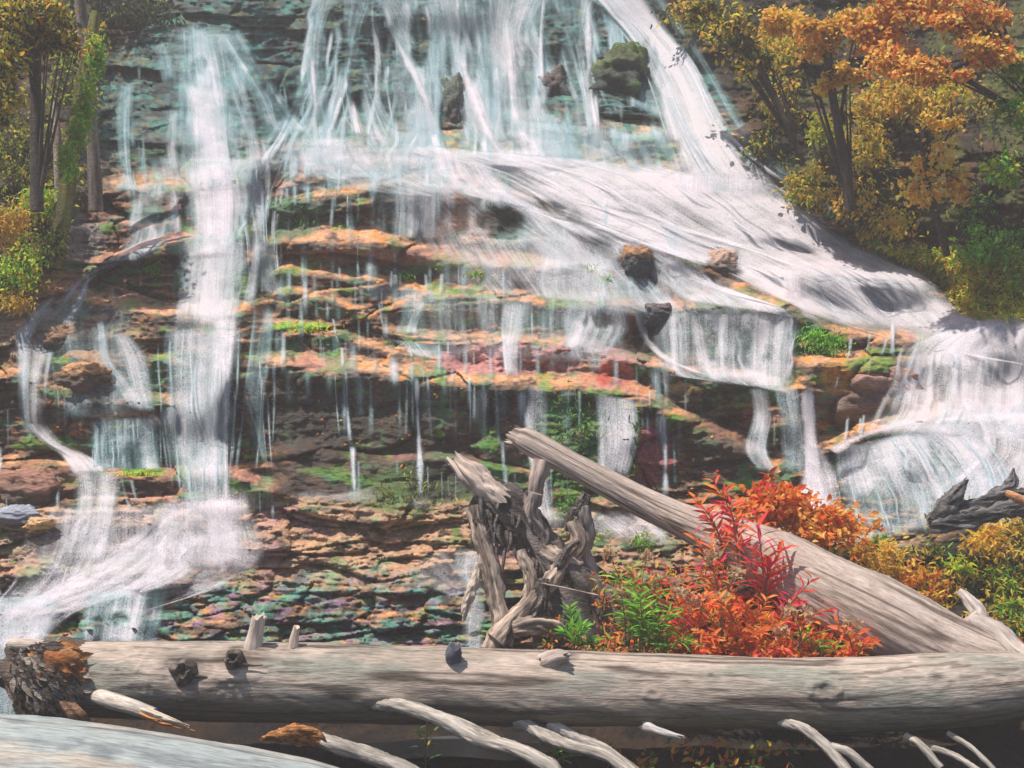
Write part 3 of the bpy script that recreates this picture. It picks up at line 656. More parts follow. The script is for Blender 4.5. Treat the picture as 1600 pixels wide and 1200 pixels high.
# thin trickles (x, y top, y foot, width, density, lean)
TR = [(650,588,782,13,.8,10),(668,590,700,7,.6,8),(636,592,690,7,.5,-2),(540,580,700,10,.8,8),(551,700,778,12,.8,4),(523,582,690,5,.7,8),(712,600,700,6,.55,0),(741,602,662,8,.55,0),
      (775,605,700,9,.7,5),(757,602,690,5,.5,0),(785,690,770,9,.5,5),(592,476,520,9,.8,10),(520,500,545,8,.7,12),(505,545,575,5,.7,2),(534,545,575,8,.7,2),(430,560,700,5,.5,-4),
      (410,590,740,6,.7,-10),(418,620,745,5,.7,8),(405,560,745,5,.6,14),(1040,680,782,12,.8,0),(1053,685,760,6,.5,2),(905,612,680,6,.5,0),(888,610,660,6,.6,0),(877,600,640,6,.5,2),(898,600,655,5,.5,4),
      (1002,625,670,6,.4,3),(740,540,575,5,.5,0),(700,535,560,5,.5,0),(690,472,510,8,.4,0),(712,478,520,6,.4,0),(735,480,515,6,.4,0),(765,490,540,6,.5,-6),(640,540,560,6,.6,4),
      (512,268,300,6,.7,2),(530,266,300,7,.7,-2),(580,268,300,7,.6,2),(602,268,292,8,.6,0),(520,308,360,9,.75,-4),(543,306,360,5,.8,0),(495,312,366,6,.5,2),(480,320,366,5,.5,2),(560,304,350,5,.5,0),
      (700,300,370,8,.5,4),(760,290,315,8,.5,0),(735,288,315,6,.5,0),(560,416,440,12,.5,2),(530,420,440,8,.5,2),(575,420,460,9,.5,2),(612,425,455,8,.6,-2),(625,425,455,6,.5,0),(690,430,460,13,.6,-3),
      (665,430,455,8,.4,3),(655,720,785,14,.65,2),(620,722,745,8,.5,0),(560,722,775,8,.5,0),(668,730,790,5,.5,2),(690,740,795,5,.4,2),(700,745,795,5,.4,2),(712,740,798,4,.4,0),
      (880,340,400,9,.6,6),(870,380,420,7,.5,0),(930,385,410,8,.4,4),(1330,530,560,6,.5,-6),(1360,520,555,6,.5,-8),(1385,530,556,8,.6,-8),(1310,590,612,5,.4,-8),(1325,650,695,8,.5,-6),(1350,650,690,6,.5,-8),(1345,655,680,5,.4,-4),
      (1360,560,600,6,.3,-6),(1395,500,560,10,.5,0),(90,745,800,6,.4,0),(0,700,780,8,.5,2),(40,620,680,5,.4,2),(12,640,700,5,.5,1),(10,780,830,6,.5,2),(175,450,475,6,.5,4),(90,600,640,5,.4,2),
      (1190,640,735,8,.8,6),(1210,650,700,6,.5,0),(1008,480,530,14,.5,0),(985,440,470,10,.5,0),(1015,610,640,6,.4,0),(845,710,790,8,.5,2),(860,700,800,6,.5,2),(190,750,800,10,.6,16),(205,752,790,8,.5,12),
      (1360,690,760,6,.3,-8),(195,655,735,12,.75,-2),(160,655,730,10,.7,0),(232,655,735,8,.6,0),(215,655,730,6,.5,0),(250,660,735,6,.5,2),(100,610,680,6,.4,3),(790,730,800,10,.6,2),(805,740,800,8,.5,-2),(830,745,810,9,.6,3),(885,720,810,8,.4,4),(910,770,820,10,.5,2)]
for i, (x, y0, y1, ww, de, ln) in enumerate(TR):
    ym = (y0 + y1) / 2
    ww *= 1.25
    veil([(x - ww * .5, y0 - 3, x + ww * .5, y0 - 3), (x - ww * .5 + ln * .4, ym, x + ww * .5 + ln * .4, ym), (x - ww * .6 + ln, y1, x + ww * .6 + ln, y1)],
         dens=de * 1.15, off=.035, edge=.45, tone=.75, top=.06, bot=.3, streak=1.0, step=1.6, name="water_trickle", brk=.6)
rq = np.random.default_rng(404)
for pts, gain, t in LEDGES:
    x0, x1 = pts[0][0], pts[-1][0]
    if gain < .2 or x1 < 380 or x0 > 1050 or pts[0][1] < 210: continue
    x = max(x0, 390) + rq.uniform(5, 40)
    while x < min(x1, 1080):
        y = float(line_y(pts, np.array([x]))[0][0]) + rq.uniform(-1, 5); L_ = rq.uniform(26, 84) * (1.5 if gain > .45 else 1); ww = rq.uniform(4, 15) if rq.random() < .7 else rq.uniform(15, 34)
        veil([(x - ww / 2, y, x + ww / 2, y), (x - ww / 2, y + L_ / 2, x + ww / 2 + 1, y + L_ / 2), (x - ww * .6, y + L_, x + ww * .6 + 1, y + L_)], dens=rq.uniform(.22, .62), off=.03, edge=.4, tone=.9, top=.2, bot=.55, step=1.6, name="water_trickle", brk=.8, streak=1.8)
        x += rq.uniform(8, 42)

# ------------------------------------------------------------------ solid builders
def tube(g, pts, ring=16, seg=None, amp=.08, fr=3.0, c0=(.3, .25, .22), c1=(.5, .42, .38), seed=0, ell=1.0, taper_end=False, groove=0.0, jag=0.0, cap=True, cfun=None, rough=0.0):
    """pts: (px,py,D,r_px); appends a swept, uneven tube"""
    a = np.array(pts, float)
    L = np.sum(np.linalg.norm(np.diff(PA(a[:, 0], a[:, 1], a[:, 2]), axis=0), axis=1))
    r0 = a[:, 3].mean() * a[:, 2].mean() / F
    m = seg or max(6, int(L / max(r0 * .35, .012)))
    R = catmull(pts, m)
    c = PA(R[:, 0], R[:, 1], R[:, 2]); r = R[:, 3] * R[:, 2] / F
    tn = np.gradient(c, axis=0); tn /= np.linalg.norm(tn, axis=1)[:, None] + 1e-9
    up = np.array([0, 0, 1.0]) if abs(tn[0, 2]) < .8 else np.array([0, -1.0, 0])
    fr1 = []; n_ = up - tn[0] * up.dot(tn[0]); n_ /= np.linalg.norm(n_)
    for i in range(m):
        n_ = n_ - tn[i] * n_.dot(tn[i]); n_ /= np.linalg.norm(n_) + 1e-9; fr1.append(n_.copy())
    n1_ = np.array(fr1); n2_ = np.cross(tn, n1_)
    th = np.linspace(0, 2 * math.pi, ring, endpoint=False)[None, :]
    s = np.concatenate([[0], np.cumsum(np.linalg.norm(np.diff(c, axis=0), axis=1))])[:, None]
    wv = 1 + amp * 2 * (fbm(np.cos(th) * 1.1 + s * fr * .6 / max(r0 * 8, .2), np.sin(th) * 1.1 + s * fr * .35 / max(r0 * 8, .2), seed, 4) - .5)
    wv = wv + amp * .8 * (fbm(th / 6.283 * 8 + 50, s * 3 / max(r0 * 8, .2), seed + 3, 3) - .5) * np.minimum(1, 4 * np.minimum(th / 6.283, 1 - th / 6.283) + .2)
    if rough:
        sq = s / max(r0, .02)
        wv = wv + rough * 2.2 * (fbm(np.cos(th) * 2.6 + sq * .75, np.sin(th) * 2.6 + sq * .45 + 31, seed + 11, 5, .62) - .5)
    if groove:
        gr = np.abs(2 * vn(th * ring / 12 + .4 * vn(s * 2, th, seed + 8), s * .7, seed + 6) - 1)
        wv = wv - groove * (1 - sst(0, .22, gr))
    rr = r[:, None] * wv
    ends = c.copy()
    x = c[:, None, :] + rr[..., None] * (n1_[:, None, :] * np.cos(th)[..., None] + ell * n2_[:, None, :] * np.sin(th)[..., None])
    if jag:
        j = jag * r0 * (vn(th * 3.0, th * 0 + seed, seed + 1) * 2 - .3)
        x[0] -= tn[0] * (j.T) ; x[-1] += tn[-1] * (j.T)
    nz = fbm(s * 3.5 / max(r0 * 5, .1) * .3, th * 2.2 + 9, seed + 5, 4)
    col = mixc(np.zeros((m, ring, 3)) + np.array(c0), c1, sst(.35, .65, nz))
    if cfun is not None: col = cfun(col, x, s, th)
    v = list(x.reshape(-1, 3)); ii = np.arange(m * ring).reshape(m, ring)
    jn = np.roll(ii, -1, axis=1)
    f = np.stack([ii[:-1], jn[:-1], jn[1:], ii[1:]], -1).reshape(-1, 4)
    uv = np.stack([s + 0 * th, th + 0 * s], -1).reshape(-1, 2) * np.array([1, r0])
    g.add(np.array(v), f, col.reshape(-1, 3), uv)
    if cap:
        for e, k in ((0, -1), (m - 1, 1)):
            cc = c[e] + tn[e] * k * (r[e] * .12 if not jag else -r[e] * .3)
            vv = np.vstack([x[e], cc[None]])
            ff = np.array([[i, (i + 1) % ring, ring] if k > 0 else [(i + 1) % ring, i, ring] for i in range(ring)])
            g.add(vv, ff, np.vstack([col[e], np.array(c0)[None] * .8]))
    return c, r

def rock(name, label, cx, cy, w_, h_, off=0.0, dep=None, col=(.12, .09, .075), top=(.4, .27, .22), seed=0, sharp=.5, group=None, moss=0.0):
    Dc = float(T(cx, cy)) - off
    n = 56
    th = np.linspace(0, 2 * math.pi, n * 2, endpoint=False); ph = np.linspace(0.02, math.pi - .02, n)
    TH, PH = np.meshgrid(th, ph)
    d = np.stack([np.sin(PH) * np.cos(TH), np.sin(PH) * np.sin(TH), np.cos(PH)], -1)
    # cut by planes for facets
    rr = np.ones(TH.shape) * 1.0
    r_ = np.random.default_rng(seed + 100)
    for _ in range(13):
        nn = r_.normal(size=3); nn /= np.linalg.norm(nn); h = .62 + .25 * r_.random()
        dp = d @ nn
        rr = np.minimum(rr, np.where(dp > .05, h / np.maximum(dp, .05), 9))
    nz = np.array([mnoise.fractal(Vector((float(a) * 2.2 + seed, float(b) * 2.2, float(c) * 3.2)), 1.0, 2.0, 5) for a, b, c in d.reshape(-1, 3)]).reshape(TH.shape)
    rr = rr * (1 + .16 * nz)
    sx = w_ / 2 * Dc / F; sz = h_ / 2 * Dc / F; sy = dep or (sx + sz) / 2
    rr = rr * (1 + .05 * np.floor(nz * 4) / 4)
    v = d * rr[..., None] * np.array([sx, sy, sz]) * 1.25
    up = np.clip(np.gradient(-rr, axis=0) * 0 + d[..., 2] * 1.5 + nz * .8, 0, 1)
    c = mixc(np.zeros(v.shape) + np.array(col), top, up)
    if moss: c = mixc(c, [.10, .22, .04], moss * sst(.1, .5, nz + d[..., 2] * .3))
    o_ = np.array(P(cx, cy, Dc + sy * .35))
    m, k = TH.shape; ii = np.arange(m * k).reshape(m, k); jn = np.roll(ii, -1, axis=1)
    f = np.stack([ii[:-1], ii[1:], jn[1:], jn[:-1]], -1).reshape(-1, 4)
    g = Geo(); g.add(v.reshape(-1, 3), f, c.reshape(-1, 3))
    o = build(g, name, M_ROCK); o.location = o_
    return tag(o, label, "boulder", group)

rock("boulder", "dark square boulder with orange lichen above the dead trunk's raised tip", 1062, 622, 62, 50, .05, seed=1, col=(.07, .05, .04), top=(.34, .2, .09), moss=.2)
rock("boulder", "small tan-topped boulder parting the broad upper sheet of water", 1122, 420, 66, 50, .06, seed=2, col=(.06, .06, .06), top=(.45, .3, .24))
rock("boulder", "round blue-black boulder with an orange top beside the central cascade", 994, 412, 72, 54, .1, seed=3, col=(.04, .05, .06), top=(.34, .18, .09))
rock("boulder", "dark wet boulder half under falling water, below the blue-black one", 1030, 490, 46, 34, .05, seed=4, col=(.04, .05, .06), top=(.12, .1, .1))
rock("boulder", "mossy black boulder inside the arc of the highest right-hand fall", 968, 134, 110, 100, -.22, seed=5, col=(.02, .035, .03), top=(.08, .09, .04), moss=.4)
rock("boulder", "flat shadowed boulder under the mossy one in the upper fall", 980, 186, 120, 44, -.12, seed=6, col=(.03, .05, .05), top=(.06, .16, .15))
rock("boulder", "large pink-brown boulder left of the right-hand fan of water", 1355, 622, 170, 120, -.2, dep=.55, seed=7, col=(.13, .085, .07), top=(.36, .2, .17), moss=.1)
rock("boulder", "low dark red boulder at the left edge above the stream bed", 52, 770, 120, 70, .05, seed=8, col=(.10, .065, .05), top=(.34, .17, .12))
rock("boulder", "grey-blue stone at the left edge beneath the dark red boulder", 28, 808, 80, 34, .12, seed=9, col=(.13, .15, .19), top=(.3, .33, .4))
rock("boulder", "small smooth orange-tan stone touching the grey-blue stone", 62, 818, 40, 18, .2, seed=10, col=(.5, .3, .12), top=(.55, .36, .2))
rock("boulder", "orange-brown boulder between the two left-hand falls", 130, 590, 70, 44, .1, seed=11, col=(.09, .06, .045), top=(.45, .24, .11))
rock("boulder", "black block of rock standing in the dark gap between left-hand falls", 112, 540, 70, 66, .02, seed=12, col=(.05, .04, .035), top=(.3, .17, .1))
rock("boulder", "dark wedge of rock against the falls above the mossy left slope", 430, 340, 70, 60, .0, seed=13, col=(.05, .08, .05), top=(.1, .2, .1), moss=.4)
rock("boulder", "black rock standing clear of the water between two upper falls", 865, 150, 76, 96, -.2, seed=14, col=(.03, .027, .027), top=(.12, .09, .08))
rock("boulder", "black leaning rock at the foot of the upper centre fall", 706, 186, 60, 104, -.16, seed=15, col=(.04, .04, .045), top=(.1, .13, .1))

# ------------------------------------------------------------------ foliage builders
def tmpl(w_, droop, fold=.12):
    y = np.array([0, .35, .35, .35, .72, .72, .72, 1.0]); x = np.array([0, -.5, 0, .5, -.36, 0, .36, 0]) * w_
    z = -droop * y * y + np.array([0, fold, 0, fold, fold * .8, 0, fold * .8, 0]) * w_
    v = np.stack([x, y, z], -1)
    f = np.array([[0, 2, 1], [0, 3, 2], [1, 2, 4], [2, 5, 4], [2, 3, 5], [3, 6, 5], [4, 5, 7], [5, 6, 7]])
    return v, f
def leaves(g, pos, dirs, nrm, size, cols, w_=.3, droop=.25):
    tv, tf = tmpl(w_, droop)
    n = len(pos)
    y = dirs / (np.linalg.norm(dirs, axis=1)[:, None] + 1e-9)
    x = np.cross(y, nrm); x /= np.linalg.norm(x, axis=1)[:, None] + 1e-9
    z = np.cross(x, y)
    s = np.asarray(size).reshape(-1, 1, 1)
    v = pos[:, None, :] + s * (tv[None, :, 0:1] * x[:, None] + tv[None, :, 1:2] * y[:, None] + tv[None, :, 2:3] * z[:, None])
    f = (tf[None] + (np.arange(n) * len(tv))[:, None, None]).reshape(-1, 3)
    g.add(v.reshape(-1, 3), f, np.repeat(cols, len(tv), axis=0))
PAL = {
 'orange': [(.80, .20, .03), (.82, .27, .05), (.74, .13, .03), (.80, .34, .08)],
 'peach': [(.88, .50, .13), (.86, .42, .08), (.84, .48, .10), (.78, .46, .07)],
 'red': [(.78, .05, .06), (.82, .11, .05), (.72, .04, .12), (.80, .17, .06)],
 'gold': [(.80, .52, .05), (.72, .40, .04), (.60, .48, .05), (.82, .42, .05)],
 'goldgreen': [(.38, .42, .04), (.54, .44, .04), (.26, .36, .04), (.56, .40, .05)],
 'green': [(.10, .34, .04), (.16, .42, .04), (.07, .24, .04), (.22, .40, .05)],
 'bright': [(.20, .50, .04), (.26, .55, .05), (.14, .40, .04)],
 'dark': [(.035, .07, .03), (.05, .09, .03), (.07, .08, .03), (.03, .05, .03)],
 'moss': [(.32, .44, .03), (.46, .50, .04), (.22, .34, .03), (.54, .46, .05)],
 'yellow': [(.78, .68, .05), (.56, .64, .05), (.72, .54, .05)],
 'tan': [(.55, .40, .25), (.62, .46, .30), (.48, .32, .18)],
}
def pick(names, n, r_):
    pal = np.array([c for nm in names for c in PAL[nm]])
    c = pal[r_.integers(0, len(pal), n)] * (0.75 + .5 * r_.random((n, 1)))
    return np.clip(c, 0, .88)
# ------------------------------------------------------------------ logs
def log_col(col, x, s, th):
    u = s + 0 * th
    n = fbm(u * 1.3, th * 1.5 + 2, 301, 4); g_ = fbm(u * 3, th * 9, 305, 3)
    col = mixc(col, [.20, .22, .19], .75 * sst(.5, .66, n))
    col = mixc(col, [.46, .38, .33], .6 * sst(.5, .68, fbm(u * 2.2 + 7, th * 2, 309, 4)))
    und_shade = sst(.15, -.55, np.cos(th) + 0 * s + .5 * (n - .5))
    col = mixc(col, [.11, .10, .06], .8 * und_shade)            # shade painted on the underside, in a greenish brown
    col = mixc(col, [.10, .08, .07], .7 * sst(.66, .72, g_))
    gr = np.abs(2 * vn(th * 2.4 + .25 * vn(s * 2.5, th * .5, 425), s * .55 + 0 * th, 433) - 1)
    col = mixc(col, [.06, .048, .04], .85 * (1 - sst(.05, .2, gr)) * sst(.42, .52, vn(s * .9 + 0 * th, th * 3, 437)))
    return col
LOGC = [(55,1052,7.45,44),(130,1060,7.45,56),(300,1064,7.45,60),(560,1068,7.45,61),(800,1074,7.45,59),(1000,1078,7.45,57),(1200,1083,7.45,55),(1300,1086,7.45,58),(1400,1083,7.45,57),(1500,1076,7.48,56),(1580,1070,7.55,50),(1640,1064,7.6,44),(1800,1050,7.8,36)]
log = thing("fallen_log", "long bleached log with a torn bark end, lying across the whole foreground", "log", P(800, 1130, 7.45))
g = Geo()
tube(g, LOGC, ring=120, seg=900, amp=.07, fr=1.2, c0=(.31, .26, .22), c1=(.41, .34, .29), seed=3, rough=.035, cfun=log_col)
# knots and dents pressed into the trunk
def knot(vs, px, py, rpx, hgt, cs, dark=.55, cc=(.06, .05, .045)):
    c = np.array(P(px, py, 7.2)); dl = (vs - c)[:, [0, 2]] * np.array([.55, 1.0])
    q = np.linalg.norm(dl, axis=1) / (rpx * 7.3 / F) * (.75 + .5 * fbm(vs[:, 0] * 30, vs[:, 2] * 30, 7, 2))
    q = np.where(vs[:, 1] < 7.46, q, 9)
    vs[:, 1] -= hgt * (np.exp(-((q - .95) / .45) ** 2) - 1.3 * np.exp(-(q / .55) ** 2))
    k = dark * np.exp(-(q / .6) ** 2)[:, None]
    cs[:] = cs * (1 - k) + np.array(cc) * k
V0, C0 = g.v[0], g.c[0]
for kx, ky, kr, kh in [(290,1050,30,.02),(366,1033,24,.02),(1290,1078,12,.012),(1115,1060,5,.006),(1470,1065,10,.008),(180,1050,4,.005),(1020,1085,7,.005),(572,1016,16,-.02),(890,1030,16,-.015),(455,1014,14,-.015),(396,1016,20,-.015),(600,1112,22,.01),(830,1135,20,.01)]:
    knot(V0, kx, ky, kr, kh, C0)
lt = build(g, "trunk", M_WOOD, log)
def part_tube(parent, name, pts, m=M_WOOD, **kw):
    g = Geo(); tube(g, pts, **kw); return build(g, name, m, parent)
GR = dict(c0=(.26, .24, .21), c1=(.44, .40, .36), amp=.22, fr=5, ring=26, groove=.07, rough=.25)
part_tube(log, "branch", [(582,1094,7.28,17),(598,1100,7.2,11),(645,1108,7.1,11),(700,1128,7.0,12),(752,1156,6.9,11),(800,1168,6.8,11),(858,1196,6.7,12),(880,1222,6.65,9),(930,1256,6.6,9)], seed=11, **GR)
part_tube(log, "branch", [(655,1105,7.25,7),(720,1128,7.2,6),(780,1155,7.15,5)], seed=12, **GR)
part_tube(log, "branch", [(812,1126,7.32,15),(826,1134,7.26,10),(852,1152,7.2,11),(890,1166,7.1,10),(940,1178,7.0,9),(975,1200,6.95,9),(1010,1228,6.9,7)], seed=13, **GR)
part_tube(log, "branch", [(862,1132,7.32,13),(876,1140,7.27,9),(905,1156,7.25,10),(950,1175,7.2,9),(1000,1212,7.1,8)], seed=14, **GR)
part_tube(log, "branch", [(1212,1118,7.32,12),(1226,1128,7.26,8),(1255,1138,7.2,9),(1290,1165,7.1,9),(1320,1200,7.0,8),(1350,1240,6.9,8)], seed=15, **GR)
part_tube(log, "branch", [(1292,1166,7.1,7),(1325,1175,7.05,7),(1360,1205,7.0,7)], seed=16, **GR)
part_tube(log, "branch", [(1415,1150,7.3,6),(1440,1165,7.2,6),(1470,1200,7.1,6)], seed=17, **GR)
part_tube(log, "branch", [(1445,1165,7.3,5),(1490,1180,7.2,5),(1530,1205,7.1,5)], seed=18, **GR)
part_tube(log, "branch", [(1480,1145,7.3,4),(1520,1170,7.2,4),(1560,1210,7.1,4)], seed=19, **GR)
bb = part_tube(log, "broken_branch", [(150,1086,7.25,12),(175,1095,7.1,13),(205,1104,7.0,12),(240,1116,6.95,10)], seed=20, c0=(.42, .38, .33), c1=(.55, .5, .45), amp=.1, ring=18)
g = Geo()
for i in range(26):
    a0 = random.uniform(-9, 9); b0 = random.uniform(-1, 1)
    x0, y0 = 232 + random.uniform(-14, 4), 1114 + a0 * .8
    ln = random.uniform(20, 75)
    tube(g, [(x0, y0, 6.93, 2.2), (x0 + ln * .5, y0 + ln * .22 + a0 * .1, 6.9 + b0 * .02, 1.8), (x0 + ln, y0 + ln * (.38 + b0 * .06), 6.88, .5)], ring=5, seg=6, amp=.1,
         c0=(.55, .5, .42) if a0 < 0 else (.55, .22, .06), c1=(.6, .52, .42) if a0 < 0 else (.6, .28, .1), seed=i)
build(g, "splinter", M_WOOD, bb)
part_tube(log, "branch_stub", [(396,1012,7.4,15),(400,990,7.4,12),(404,970,7.38,11)], seed=22, jag=.8, amp=.15, ring=20, c0=(.45, .38, .33), c1=(.58, .5, .44))
part_tube(log, "branch_stub", [(459,1010,7.4,8),(460,998,7.4,7),(463,982,7.4,5)], seed=23, jag=.8, amp=.15, ring=14, c0=(.5, .4, .3), c1=(.58, .48, .4))
part_tube(log, "branch_stub", [(708,1026,7.3,13),(708,1019,7.27,13),(710,1012,7.26,9)], seed=24, jag=.5, amp=.3, ring=20, c0=(.05, .06, .08), c1=(.1, .11, .14))
part_tube(log, "branch_stub", [(855,1034,7.34,17),(872,1026,7.3,13),(884,1025,7.27,8)], seed=25, jag=.4, amp=.2, ring=20, c0=(.3, .25, .22), c1=(.5, .4, .36))
part_tube(log, "branch_stub", [(1010,1135,7.25,8),(1030,1142,7.15,6),(1058,1150,7.1,4)], seed=26, jag=1.5, amp=.25, ring=14, c0=(.35, .33, .32), c1=(.5, .48, .46))
for (kx, ky, kr, tl) in [(288,1050,24,50),(366,1031,17,28)]:
    part_tube(log, "knot", [(kx, ky + 2, 7.30, kr), (kx - 1, ky, 7.205, kr * .8), (kx - 2, ky - 1, 7.175, kr * .45)], seed=int(kx), jag=.6, amp=.45, ring=26, c0=(.05, .042, .036), c1=(.17, .14, .12), m=M_BARK)
    part_tube(log, "crack", [(kx + kr * .5, ky + 6, 7.205, 3.2), (kx + kr * .8 + tl * .5, ky + 9, 7.2, 1.7), (kx + kr + tl, ky + 8, 7.195, .6)], seed=5, c0=(.05, .04, .035), c1=(.07, .05, .04), amp=.1, ring=8)
# torn bark end
g = Geo()
gf = Geo()
r_ = np.random.default_rng(5); n = 1500
x0 = r_.uniform(0, 132, n); y0 = r_.uniform(1000, 1122, n)
ok = (x0 - 68) ** 2 / 66 ** 2 + (y0 - 1056 - (x0 - 70) * .22) ** 2 / 58 ** 2 < 1; x0, y0 = x0[ok], y0[ok]; n = len(x0)
q = np.sqrt((x0 - 68) ** 2 / 66 ** 2 + (y0 - 1056) ** 2 / 62 ** 2)
d0 = 7.42 - .26 * np.sqrt(np.clip(1 - q * q, 0.02, 1)) - .05 * r_.random(n)
bc = np.array([(.07, .05, .04), (.13, .10, .08), (.24, .20, .17), (.05, .04, .035), (.32, .27, .23)])[r_.integers(0, 5, n)]
og = ((x0 - 95) ** 2 / 30 ** 2 + (y0 - 1028) ** 2 / 24 ** 2 < 1) | (r_.random(n) < .06)
bc[og] = np.array([(.42, .17, .05), (.5, .26, .1), (.3, .11, .03)])[r_.integers(0, 3, og.sum())]
dr = np.stack([.9 + r_.normal(size=n) * .35, -.3 * r_.random(n), -.9 + r_.normal(size=n) * .5], -1)
leaves(gf, PA(x0, y0, d0), dr, r_.normal(size=(n, 3)) * .35 + np.array([0, -1, .3]), (12 + 26 * r_.random(n)) * 7.2 / F, bc * (.7 + .6 * r_.random((n, 1))), .42, .15)
tube(g, [(20,1040,7.4,30),(70,1055,7.4,52),(118,1066,7.42,56)], ring=50, seg=40, amp=.35, fr=4, c0=(.06, .045, .035), c1=(.18, .14, .11), seed=71, jag=.4)
tube(g, [(80,1022,7.27,22),(102,1026,7.24,26),(122,1036,7.27,16)], ring=40, seg=24, amp=.5, fr=4, c0=(.28, .1, .03), c1=(.5, .27, .12), seed=72, jag=.3)
tube(g, [(100,1090,7.2,16),(120,1115,7.15,13),(140,1140,7.2,6)], ring=20, seg=20, amp=.5, fr=4, c0=(.1, .06, .04), c1=(.3, .17, .1), seed=73, jag=.3)
tube(g, [(48,1078,7.22,12),(58,1092,7.2,12),(72,1106,7.15,5)], ring=20, seg=16, amp=.3, fr=4, c0=(.4, .2, .09), c1=(.55, .32, .18), seed=74, jag=.3)
tb_ = build(g, "torn_bark", M_BARK, log)
build(gf, "bark_flakes", M_BARK, log, smooth=False)
part_tube(log, "branch_stub", [(22,1006,7.35,9),(48,1008,7.3,10),(80,1012,7.3,9)], seed=28, jag=.6, amp=.15, ring=16, c0=(.42, .36, .31), c1=(.5, .44, .4))

# nearest log, bottom left corner
g = Geo()
def near_col(col, x, s, th):
    n = fbm(s * 1.1 + 0 * th, th * 2, 401, 4)
    col = mixc(col, [.30, .36, .37], .7 * sst(.42, .6, n)); col = mixc(col, [.17, .19, .2], .75 * sst(.62, .7, fbm(s * 2.5 + 0 * th, th * 7, 405, 4)))
    return mixc(col, [.55, .45, .36], .5 * sst(.6, .7, fbm(s * 1.5 + 4 + 0 * th, th * 3, 409, 4)))
tube(g, [(-500,1235,5.7,130),(-250,1242,5.75,130),(0,1248,5.8,124),(160,1260,5.85,120),(330,1280,5.9,112),(480,1300,5.95,104),(600,1330,6.0,96),(760,1380,6.1,90)], ring=110, seg=420, amp=.05, fr=1.3, c0=(.30, .31, .30), c1=(.38, .38, .36), seed=41, rough=.03, cfun=near_col, groove=.012)
n_log = build(g, "fallen_log", M_WOOD)
tag(n_log, "pale blue-grey smooth log in the bottom left corner, nearest of all", "log")
# stick under the big log + orange chunk
ch = thing("broken_stick", "grey stick on the ground with a rough orange torn end, under the long log", "stick", P(540, 1180, 7.0))
part_tube(ch, "shaft", [(478,1150,6.75,9),(520,1162,6.72,12),(570,1178,6.7,12),(620,1196,6.68,12),(700,1235,6.65,12)], seed=51, **GR)
g = Geo()
tube(g, [(412,1154,6.72,3),(432,1150,6.7,8),(452,1146,6.68,14),(476,1148,6.68,16),(494,1157,6.7,11)], ring=44, seg=60, amp=.4, fr=6, rough=.4, c0=(.22, .09, .03), c1=(.46, .20, .065), seed=52, jag=.6, ell=.7)
for i in range(16):
    x0 = 424 + i * 4.6 + random.uniform(-3, 3); y0 = 1138 + abs(i - 9) * 1.2 + random.uniform(-3, 3)
    tube(g, [(x0 - 14, y0 + 7, 6.66, 2), (x0, y0, 6.63, 4.5), (x0 + 12, y0 + 3, 6.63, 4), (x0 + 20, y0 + 12, 6.66, 1)], ring=12, seg=12, amp=.5, rough=.5, c0=(.25, .10, .03), c1=(.5, .23, .08), seed=i + 520, ell=.6)
build(g, "torn_end", M_BARK, ch)

# dead trunk leaning from the lower right up to the middle
def slab_col(col, x, s, th):
    col = mixc(col, [.33, .27, .24], .6 * sst(.45, .6, fbm(s * 2 + 0 * th, th * 4, 421, 4)))
    gr = np.abs(2 * vn(th * 3.3 + .5 * vn(s * 1.5, th * .5, 425), s * .45 + 0 * th, 427) - 1)
    return mixc(col, [.07, .05, .04], .85 * (1 - sst(.05, .22, gr)) * sst(.25, .45, vn(s * 1.3 + 0 * th, th * 2, 431)))
dead = thing("dead_trunk", "bleached cracked dead trunk rising from lower right, its thin tip over the falls", "fallen tree", P(1500, 1020, 7.9))
g = Geo()
tube(g, [(812,684,9.7,15),(830,692,9.65,20),(900,730,9.5,20),(980,772,9.35,23),(1060,812,9.15,27),(1130,842,8.95,36),(1200,872,8.7,47),(1290,920,8.4,55),(1390,972,8.1,62),(1470,1012,7.95,60),(1540,1035,7.8,50),(1600,1050,7.7,34)],
     ring=110, seg=520, amp=.10, fr=1.6, c0=(.33, .27, .235), c1=(.44, .37, .33), seed=61, rough=.05, cfun=slab_col, groove=.05, jag=.5)
build(g, "trunk", M_WOOD, dead)
part_tube(dead, "branch_stub", [(848,722,9.55,14),(840,750,9.5,12),(834,790,9.5,10)], seed=62, amp=.2, ring=18, rough=.3, c0=(.22, .17, .15), c1=(.45, .37, .33))
part_tube(dead, "root", [(1500,985,7.9,14),(1530,965,8.0,14),(1515,940,8.1,10),(1500,925,8.2,6)], seed=63, amp=.2, ring=24, rough=.3, c0=(.3, .26, .24), c1=(.45, .4, .37))
part_tube(dead, "root", [(1520,970,7.9,14),(1560,990,7.75,16),(1590,1020,7.65,18),(1640,1045,7.6,18)], seed=64, amp=.15, ring=30, rough=.25, groove=.08, c0=(.38, .33, .3), c1=(.5, .44, .4))

